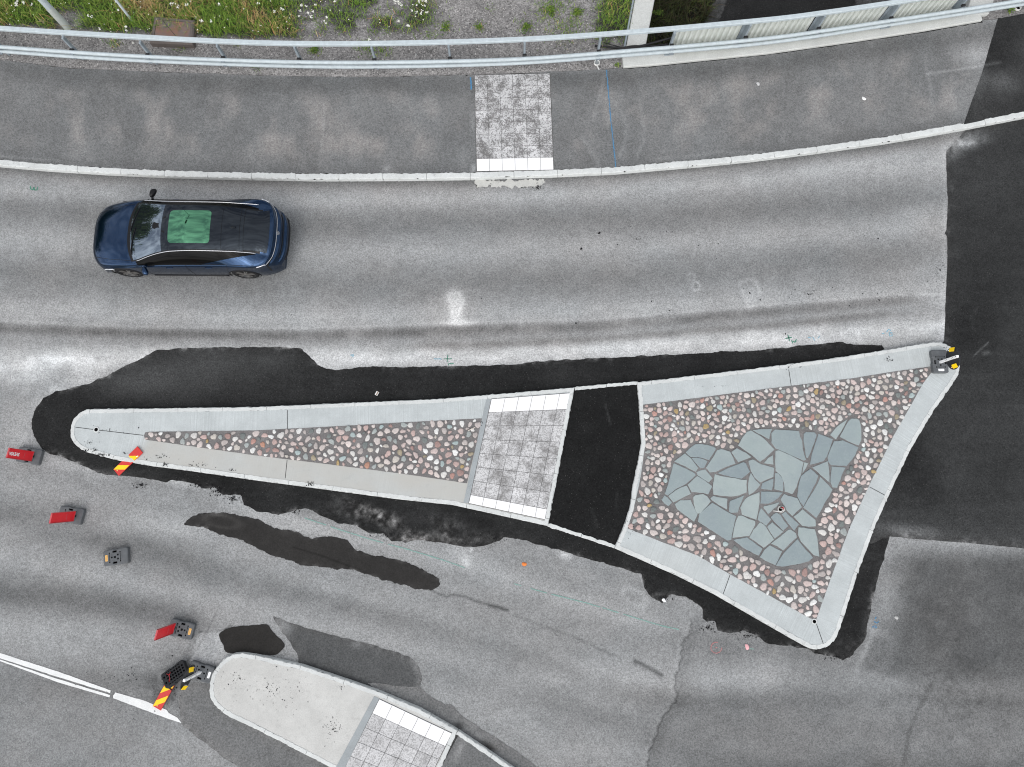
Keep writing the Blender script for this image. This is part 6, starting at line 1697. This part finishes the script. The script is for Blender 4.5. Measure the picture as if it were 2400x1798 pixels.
def red_board(parent, lean=(0, 0), lettering=False, tone=None):
    """blank back of a marker board: shallow red tray on a short stem; stands across the base, facing +x"""
    e = MB()
    R = Matrix.Rotation(lean[0], 3, 'Y') @ Matrix.Rotation(lean[1], 3, 'X')
    T = Matrix.Translation((-.02, 0, .10)) @ R.to_4x4()
    def add(c, s, bev=0.0): 
        q = MB(); q.box(c, s, None, bev); e.add([T @ Vector(v) for v in q.V], q.F)
    add((0, 0, .50), (.02, .235, .86), .004)
    b = e.build('board', M_RED, parent)
    e = MB()
    for c, s in (((.004, .122, .50), (.034, .010, .88)), ((.004, -.122, .50), (.034, .010, .88)), ((.004, 0, .935), (.034, .254, .010)), ((.004, 0, .065), (.034, .254, .012)),): add(c, s)
    e.build('board_rim', M_RED2, b)
    e = MB(); add((.013, 0, .37), (.008, .13, .014)); e.build('rib', M_RED2, b)
    e = MB(); add((0, 0, .01), (.045, .05, .12)); e.build('stem', M_BLACK, b)
    if lettering:
        cu = bpy.data.curves.new('lettering', 'FONT'); cu.body = 'SVEVIA'; cu.size = .115; cu.extrude = .001; cu.align_x = 'CENTER'; cu.align_y = 'CENTER'; cu.offset = .003
        to = bpy.data.objects.new('tmp', cu); COL.objects.link(to)
        dg = bpy.context.evaluated_depsgraph_get(); me = bpy.data.meshes.new_from_object(to.evaluated_get(dg))
        bpy.data.objects.remove(to)
        # reads upward along the board on its +x face
        M4 = T @ Matrix.Translation((.0125, 0, .75)) @ Matrix(((0, 0, 1, 0), (0, -1, 0, 0), (1, 0, 0, 0), (0, 0, 0, 1))).inverted() 
        Mx = Matrix(((0, 0, 1, 0), (0, 1, 0, 0), (1, 0, 0, 0), (0, 0, 0, 1)))   # text x -> up, text y -> y, text z -> +x
        Mx = Matrix(((0, 0, 1, .0125), (0, -1, 0, 0), (1, 0, 0, .72), (0, 0, 0, 1)))
        Mx = Matrix(((0, 0, 1, .0125), (0, 1, 0, 0), (-1, 0, 0, .72), (0, 0, 0, 1))) if False else Mx
        me.transform(T @ Mx)
        lo = bpy.data.objects.new('lettering', me); COL.objects.link(lo); me.materials.append(M_WHITE); lo.parent = b
    return b
GRP = 'road marker boards on rubber bases'
def marker(name, px, ang, label, cat='marker board', z=0.0):
    x, y = un(px[0], px[1], z + .06); r = empty(name, (x, y, z + .003), (0, 0, ang)); tag(r, label, cat, GRP if cat == 'marker board' else None); return r
def ang_px(a, b, z=.1):
    p, q = np.array(un(*a, z)), np.array(un(*b, z)); d = q - p; return math.atan2(d[1], d[0])
mA = marker('marker_board', (70.5, 1068.5), ang_px((45, 1064), (97, 1073)), 'red backed marker board with white lettering beside the nose of the black asphalt')
rubber_base(mA, False); red_board(mA, (-.02, -.03), True).location = (.15, 0, 0)
mB = marker('marker_board', (168, 1207.5), ang_px((140, 1203), (195, 1212)), 'plain red backed marker board standing alone between the lettered board and the bare base')
rubber_base(mB, False); red_board(mB, (-.02, .04)).location = (.15, 0, 0)
mC = marker('rubber_ballast', (274, 1305), ang_px((247, 1309), (302, 1300.5)), 'bare rubber marker base with an orange name plate and no board', 'marker base'); rubber_base(mC, True)
# the third board: seen from its back with its name plate towards the camera
mD = marker('marker_board', (426.5, 1474.5), ang_px((455, 1480), (400, 1467)), 'red backed marker board with an orange name plate nearest the plain island')
rubber_base(mD, True)
bD = red_board(mD, (0, 0)); bD.rotation_euler = (0, 0, math.pi); bD.location = (.14, 0, 0)

# striped plates
def striped(root, L=.84, W=.225, th=.02, screw=True, sticker=True):
    """flat marker plate lying along local x, face up: red with two slanted yellow fields"""
    mb = MB(); mb.box((0, 0, 0), (L, W, th), None, .004); b = mb.build('plate', plain('striped_red', (.52, .028, .022), .4) if 'striped_red' not in bpy.data.materials else bpy.data.materials['striped_red'], root)
    mb = MB(); h = W / 2 - .008
    for x0 in (-.235, .115):
        w = .165; k = .115
        mb.add([(x0 - w / 2 + k, -h, th / 2 + .0015), (x0 + w / 2 + k, -h, th / 2 + .0015), (x0 + w / 2 - k, h, th / 2 + .0015), (x0 - w / 2 - k, h, th / 2 + .0015)], [(0, 1, 2, 3)])
    mb.build('yellow_fields', M_YEL, b)
    mb = MB(); mb.lathe([(.0001, .0045), (.018, .004), (.02, .0)], (-L / 2 + .06, .02, th / 2), 12); mb.build('rivet', M_YELO, b, True)
    if sticker: mb = MB(); mb.box((L / 2 - .17, -.075, th / 2 + .002), (.04, .022, .002)); mb.build('sticker', M_WHITE, b)
    return b
def lie(name, a, b, za, zb, label, group=True):
    """thing whose local x runs from photo point a (height za) to b (height zb)"""
    A = Vector((*un(*a, za), za)); B = Vector((*un(*b, zb), zb)); d = (B - A)
    r = empty(name, (A + B) / 2); r.rotation_euler = (0, -math.asin(d.z / d.length), math.atan2(d.y, d.x)); tag(r, label, 'marker plate', 'fallen striped marker plates'); return r, d.length
rE, LE = lie('striped_plate', (272.5, 1107.7), (328.7, 1053.8), .03, .175, 'red and yellow striped marker plate fallen across the wedge island kerb')
striped(rE, LE, .225)
mb = MB(); mb.box((.06, .02, .013), (.05, .022, .004), Matrix.Rotation(.7, 3, 'Z')); mb.build('dirt_clod', M_RUBD, rE)
rF, LF = lie('striped_plate', (367.5, 1660), (401, 1599), .03, .05, 'red and yellow striped marker plate lying under the upturned rubber base')
pF = striped(rF, .84, .225, .02, True, False); pF.location = (.42 - LF / 2, 0, 0)

# upturned base: ribbed underside
def grid_base(root):
    hol = []
    xs = [-.24, -.165, -.10, -.035, .03, .095, .16, .235]; ys = [-.15, -.075, 0, .075, .15]
    for i, x in enumerate(xs):
        for j, y in enumerate(ys):
            if (i, j) in ((0, 2), (7, 0), (7, 4), (0, 0), (0, 4)): continue
            w = .045; h = .05
            if j in (0, 4): h = .026
            hol.append(R_(x, y, w, h))
    t_, f_ = holes_plate(B_OUT, hol, 0, .115, .08, .012)
    b = two_mat('base', t_, M_RUBD, f_, root)
    mb = MB()
    mb.tube([(-.17, -.09, .118), (-.12, -.02, .12), (-.12, .06, .119), (-.16, .12, .118)], .006, 6); mb.tube([(-.12, .04, .12), (-.06, .10, .118)], .006, 6); mb.build('red_cord', M_WRED, b, True)
    return b
gx, gy = un(413, 1582, .15)
gB = empty('upturned_ballast', (gx, gy, .115)); tag(gB, 'dark rubber base lying upside down with its ribbed underside showing', 'marker base')
a_ = ang_px((386, 1600), (440, 1561)); gB.rotation_euler = (math.radians(-22), math.radians(4), a_)
grid_base(gB)
mb = MB(); P0 = Vector((*un(394, 1612, .1), .075)); P1 = Vector((*un(401, 1619, .1), .07)); 
q = MB(); q.tube([P0 - Vector((gx, gy, 0)) + Vector((0, 0, 0)), P1 - Vector((gx, gy, 0))], .013, 8)
o = q.build('loose_peg', M_BLACK); o.location = (gx, gy, 0); tag(o, 'short dark peg lying on the striped plate beside the upturned base', 'peg')

# ---- refuge signs: round black shield with two yellow reflectors on a white perforated post
def sign(px, ang, lean, label, h, name_mat, face, zb=0.0, pz=None):
    x, y = un(*px, zb + .115)
    r = empty('refuge_sign', (x, y, zb + .003), (0, 0, ang)); tag(r, label, 'road sign', 'refuge signs on rubber bases')
    rubber_base(r, True, None, M_WHITE)
    return r
def sign_top(r, loc, yaw, lean, h, flip=1):
    """post and shield built in the frame of the sign root; yaw turns the shield, +y of the shield frame is its back"""
    T = Matrix.Translation(loc) @ Matrix.Rotation(yaw, 4, 'Z') @ Matrix.Rotation(lean, 4, 'X')
    pm = MB(); w = .062
    q = MB(); q.box((0, 0, h / 2), (w, w, h), None, .006); pm.add([T @ Vector(v) for v in q.V], q.F); post = pm.build('post', M_WHITE, r)
    hm = MB()
    for zz in (.36, .42, .62, .67, h - .03):
        q = MB(); q.lathe([(.0001, .0), (.011 if zz < h - .05 else .016, .0)], (0, 0, 0), 10, Matrix.Rotation(math.radians(90), 3, 'X'))
        for sy in (-1,): hm.add([T @ (Vector(v) + Vector((0, sy * (w / 2 + .002), zz))) for v in q.V], q.F)
    hm.build('bolt_holes', M_HOLE, post)
    dm = MB(); k = 40; Rr = .285; cz = h - Rr + .0; yb = w / 2 + .012; V = []
    for yy in (yb, yb + .016):
        for i in range(k): V.append((Rr * math.cos(2 * math.pi * i / k), yy, cz + Rr * math.sin(2 * math.pi * i / k)))
    F = [tuple(range(k)), tuple(range(2 * k - 1, k - 1, -1))] + [(i, k + i, k + (i + 1) % k, (i + 1) % k) for i in range(k)]
    dm.add([T @ Vector(v) for v in V], F); disc = dm.build('shield', plain('black_shield', (.016, .018, .021), .45, .4) if 'black_shield' not in bpy.data.materials else bpy.data.materials['black_shield'], r)
    for sx in (-1, 1):
        ym = MB(); q = MB(); Rz = Matrix.Rotation(sx * .35, 3, 'Z') @ Matrix.Rotation(-.35, 3, 'X')
        q.box((0, 0, 0), (.105, .014, .13), Rz, .003); ym.add([T @ (Vector(v) + Vector((sx * .21, yb - .045, cz + .10))) for v in q.V], q.F)
        y1 = ym.build('reflector', M_YEL, disc)
        sm = MB(); q = MB(); q.box((0, 0, 0), (.03, .05, .09), Rz, .003); sm.add([T @ (Vector(v) + Vector((sx * .21, yb - .012, cz - .015))) for v in q.V], q.F); sm.build('reflector_bracket', M_YELO if sx > 0 else M_WHITE, y1)
# sign on the tip of the triangular island: base across, plate at the lower edge of the picture
r1 = sign((2204, 847), math.radians(90), 0, 'black round refuge sign with yellow reflectors on the tip of the triangular island', .86, M_WHITE, 1, ZI + .004)
sign_top(r1, (-.02, .0, .02), math.radians(-90 - 90 + 4), .02, .84)
a2 = ang_px((489, 1582), (449, 1570))
r2 = sign((469.5, 1576), a2, 0, 'black round refuge sign with yellow reflectors leaning over the upturned base by the plain island', .92, M_WHITE, 1, .0)
sign_top(r2, (.0, .0, .02), math.radians(72.4) - a2, -.02, .92)
print('sign angle', math.degrees(a2))

# ================================================================== LITTER AND CRUMBS
M_CRUMB = plain('asphalt_crumb', (.012, .012, .013), .85, .15)
def lump(name, px, r, mat, label, cat, group=None, z=0.005, flat=.6, rng=np.random.default_rng(77)):
    x, y = un(*px, z); k = 9; V = []; F = []; ph = rng.random(2) * 6
    for s, zz in ((.9, 0), (1.0, .4), (.75, .8), (.3, 1.0)):
        for i in range(k):
            a = 2 * math.pi * i / k; q = r * s * (1 + .22 * math.cos(2 * a + ph[0]) + .12 * math.cos(3 * a + ph[1]) + .06 * rng.normal()); V.append((q * math.cos(a), q * math.sin(a), zz * r * flat))
    for q in range(3):
        for i in range(k): F.append((q * k + i, q * k + (i + 1) % k, (q + 1) * k + (i + 1) % k, (q + 1) * k + i))
    F.append(tuple(3 * k + i for i in range(k)))
    o = mobj(name, V, F, mat, None, False); o.location = (x, y, z - .002); tag(o, label, cat, group); return o
big = {(752, 355): 'largest black asphalt crumb, on the upper road', (598, 490): 'curled black asphalt crumb below the largest one', (2052, 872): 'black asphalt crumb lying inside the pale arched mark', (552, 1132): 'grey asphalt crumb on the dusty tyre track', (1205, 945): 'grey black asphalt crumb above the dusty tyre track'}
for x, y, d in ((752, 355, 20), (598, 490, 19), (1005, 295, 6), (1025, 298, 6), (1335, 340, 8), (398, 348, 5), (185, 405, 5), (1780, 448, 10), (1875, 276, 6), (2135, 303, 5), (1765, 573, 7), (1205, 945, 11), (1465, 958, 6), (1485, 992, 6), (1358, 1024, 10), (1995, 835, 7), (2052, 872, 14), (552, 1132, 14)):
    lump('asphalt_crumb', Z0(1200, 450, [(x, y)])[0], d / 3.68 / 2 / 86 * 1.05, M_CRUMB, big.get((x, y), 'small black asphalt crumb scattered on the upper road'), 'asphalt crumb', 'asphalt crumbs on the road')
for x, y, d in ((950, 402, 12), (832, 375, 5), (633, 407, 5), (760, 282, 5), (392, 512, 5), (200, 885, 6), (346, 883, 9), (316, 865, 5), (817, 876, 9), (947, 878, 8), (984, 862, 5), (1117, 898, 6), (1140, 905, 5), (1190, 834, 6), (712, 918, 5), (150, 1225, 10)):
    lump('asphalt_crumb', Z0(1800, 450, [(x, y)])[0], d / 3.68 / 2 / 86 * 1.1, M_CRUMB, 'small black asphalt crumb scattered on the upper road', 'asphalt crumb', 'asphalt crumbs on the road')
for x, y, d in ((1945, 917, 10), (1598, 412, 5), (935, 968, 7), (305, 1062, 8), (1865, 1362, 7)):
    lump('asphalt_crumb', Z0(600, 450, [(x, y)])[0], d / 3.68 / 2 / 86 * 1.1, M_CRUMB, 'small black asphalt crumb scattered on the upper road', 'asphalt crumb', 'asphalt crumbs on the road')
M_PAPER = plain('paper', (.72, .72, .70), .8, .2); M_ORG = plain('orange_plastic', (.70, .20, .04), .6); M_PINKP = plain('pink_scrap', (.70, .38, .40), .6)
lump('paper_scrap', (2024.5, 231.5), .055, M_PAPER, 'crumpled white paper on the right part of the pavement', 'litter', None, ZP + .004, .5)
lump('paper_scrap', (1777, 197), .05, plain('grey_paper', (.5, .5, .5), .8), 'small pale scrap on the pavement below the first splash screens', 'litter', None, ZP + .004, .25)
lump('orange_scrap', (1228.5, 1322.5), .055, M_ORG, 'orange plastic scrap on the road below the crossing path', 'litter', None, .006, .4)
lump('pink_scrap', (1751, 1516.5), .06, M_PINKP, 'pink scrap on the road below the triangular island', 'litter', None, .006, .3)
lump('white_scrap', (1556, 1407), .045, M_WHITE, 'white scrap at the edge of the black asphalt below the triangle', 'litter', None, .008, .4)
lump('pale_scrap', (2101, 1448), .045, plain('pale_scrap', (.42, .42, .41), .8), 'pale curved scrap on the dark road right of the triangle', 'litter', None, .006, .3)
cx, cy = un(883.5, 922, .02); cup = empty('flattened_carton', (cx, cy, .008)); tag(cup, 'flattened white and brown carton on the black asphalt above the wedge', 'litter')
mb = MB(); mb.box((0, 0, .01), (.075, .11, .02), Matrix.Rotation(-.5, 3, 'Z'), .006); mb.build('carton', M_PAPER, cup)
mb = MB(); mb.box((.01, .0, .0215), (.03, .10, .002), Matrix.Rotation(-.5, 3, 'Z')); mb.build('stripe', plain('brown_print', (.25, .18, .13), .7), cup)
a, b = un(1097, 1010, ZI), un(1114, 1002, ZI)
mb = MB(); mb.rectsweep([(0, 0, 0), (b[0] - a[0], b[1] - a[1], .006)], .025, .02); o = mb.build('wood_stick', plain('pale_wood', (.55, .50, .44), .7)); o.location = (*a, ZI + .036); tag(o, 'pale wooden stick lying on the cobbles of the wedge', 'stick')
# black asphalt crumbs and soil spilt over kerb and rim
V = []; F = []
rg = np.random.default_rng(12)
def spill(c, r, n, z, smax=.03):
    global V, F
    for k in range(n):
        a = rg.random() * 6.28; d = abs(rg.normal(0, .5)); x, y = un(c[0] + r[0] * d * math.cos(a), c[1] + r[1] * d * math.sin(a), z); s = rg.uniform(.006, smax) * (1 if rg.random() < .25 else .55)
        b = len(V); q = 6; ph = rg.random() * 6
        for sc_, zz in ((1, 0), (.7, .5)):
            for i in range(q): t_ = 2 * math.pi * i / q; rr = s * sc_ * (1 + .35 * math.cos(2 * t_ + ph) + .15 * rg.normal()); V.append((x + rr * math.cos(t_), y + rr * math.sin(t_), z + zz * s))
        for i in range(q): F.append((b + i, b + (i + 1) % q, b + q + (i + 1) % q, b + q + i))
        F.append(tuple(b + q + i for i in range(q)))
for c, r, n in (((200, 1056), (10, 5), 26), ((240, 1066), (22, 7), 60), ((222, 1056), (12, 6), 30), ((386, 1088), (9, 5), 40), ((375, 1072), (50, 10), 26), ((460, 1090), (60, 16), 26), ((543, 1101), (12, 5), 22), ((728, 1135), (13, 6), 50), ((292, 1062), (10, 5), 14), ((520, 1118), (30, 6), 30), ((210, 1038), (20, 14), 14), ((270, 1010), (100, 20), 14), ((1130, 990), (12, 14), 16), ((2085, 843), (14, 14), 22), ((1850, 858), (60, 16), 16), ((1540, 872), (40, 20), 14), ((1480, 1230), (16, 30), 26), ((1690, 905), (60, 8), 8)):
    spill(c, r, n, ZI + .008, .017)
for c, r, n in (((510, 1150), (36, 22), 130), ((545, 1168), (22, 14), 90), ((470, 1138), (40, 10), 60), ((330, 1137), (26, 8), 60), ((395, 1605), (30, 40), 70), ((300, 1580), (160, 120), 60), ((690, 1200), (16, 10), 40), ((1160, 1262), (36, 18), 70), ((1660, 1470), (30, 12), 60), ((1750, 1490), (60, 14), 70), ((1960, 1540), (36, 14), 50), ((900, 1256), (60, 12), 50), ((1560, 1400), (30, 12), 40), ((1150, 430), (0.1, .1), 1), ((1260, 440), (16, 10), 60), ((2200, 640), (60, 60), 20), ((1900, 690), (200, 40), 40), ((1500, 560), (300, 60), 40)):
    spill(c, r, n, .008, .020)
for c, r, n in (((800, 1610), (12, 8), 16), ((640, 1620), (120, 60), 110), ((780, 1710), (40, 40), 70), ((560, 1590), (60, 50), 36)):
    spill(c, r, n, ZI + .004, .014)
o = mobj('soil_crumbs', V, F, M_CRUMB); tag(o, 'black soil and asphalt crumbs spilt along the kerbs', 'soil crumbs', kind='stuff')
EXPO = 0.45
# ================================================================== LIGHT
w = bpy.data.worlds.new('World'); scene.world = w; w.use_nodes = True
nt = w.node_tree; bg = nt.nodes['Background']
sky = nt.nodes.new('ShaderNodeTexSky'); sky.sky_type = 'NISHITA'; sky.sun_disc = False
SE, SA = math.radians(52), math.radians(200)
sky.sun_elevation = SE; sky.sun_rotation = SA; sky.air_density = 1.0; sky.dust_density = 3.0; sky.ozone_density = 1.0
hs = nt.nodes.new('ShaderNodeHueSaturation'); hs.inputs['Saturation'].default_value = 0.12
nt.links.new(sky.outputs[0], hs.inputs['Color'])
# broken cloud cover
tc = nt.nodes.new('ShaderNodeTexCoord')
nz = nt.nodes.new('ShaderNodeTexNoise'); nz.inputs['Scale'].default_value = 2.6; nz.inputs['Detail'].default_value = 7; nz.inputs['Roughness'].default_value = .58
mpn = nt.nodes.new('ShaderNodeMapping'); mpn.inputs['Location'].default_value = (1.7, .4, .9)
nt.links.new(tc.outputs['Generated'], mpn.inputs['Vector']); nt.links.new(mpn.outputs[0], nz.inputs['Vector'])
mr = nt.nodes.new('ShaderNodeMapRange'); mr.inputs[1].default_value = .42; mr.inputs[2].default_value = .60; mr.inputs[3].default_value = 0; mr.inputs[4].default_value = 1
nz2 = nt.nodes.new('ShaderNodeTexNoise'); nz2.inputs['Scale'].default_value = 15; nz2.inputs['Detail'].default_value = 5; nz2.inputs['Roughness'].default_value = .55
nt.links.new(mpn.outputs[0], nz2.inputs['Vector'])
av = nt.nodes.new('ShaderNodeMix'); av.data_type = 'FLOAT'; av.inputs[0].default_value = .45
nt.links.new(nz.outputs['Fac'], av.inputs[2]); nt.links.new(nz2.outputs['Fac'], av.inputs[3])
nt.links.new(av.outputs[0], mr.inputs[0])
hb = nt.nodes.new('ShaderNodeHueSaturation'); hb.inputs['Saturation'].default_value = 0.75; hb.inputs['Value'].default_value = 0.55
nt.links.new(sky.outputs[0], hb.inputs['Color'])
hs.inputs['Value'].default_value = 1.75
mx = nt.nodes.new('ShaderNodeMix'); mx.data_type = 'RGBA'
nt.links.new(mr.outputs[0], mx.inputs[0]); nt.links.new(hb.outputs[0], mx.inputs[6]); nt.links.new(hs.outputs[0], mx.inputs[7])
nt.links.new(mx.outputs[2], bg.inputs['Color'])
bg.inputs['Strength'].default_value = 0.15
sd = bpy.data.lights.new('sun', 'SUN'); sd.energy = 0.6; sd.angle = math.radians(165); sd.color = (1.0, .97, .93)
so = bpy.data.objects.new('sun', sd); COL.objects.link(so)
# the lamp shines along its -Z: from azimuth SA (clockwise from +Y in the sky node) and elevation SE
d = Vector((math.sin(SA) * math.cos(SE), math.cos(SA) * math.cos(SE), math.sin(SE)))
so.rotation_euler = d.to_track_quat('Z', 'Y').to_euler()
vs = scene.view_settings; scene.display_settings.display_device = 'sRGB'
vs.view_transform = 'Standard'; vs.look = 'None'; vs.exposure = EXPO; vs.gamma = 1.0; vs.use_curve_mapping = False
scene.render.film_transparent = False
scene.cycles.use_denoising = True
scene.cycles.max_bounces = 6
scene.cycles.filter_width = 1.1
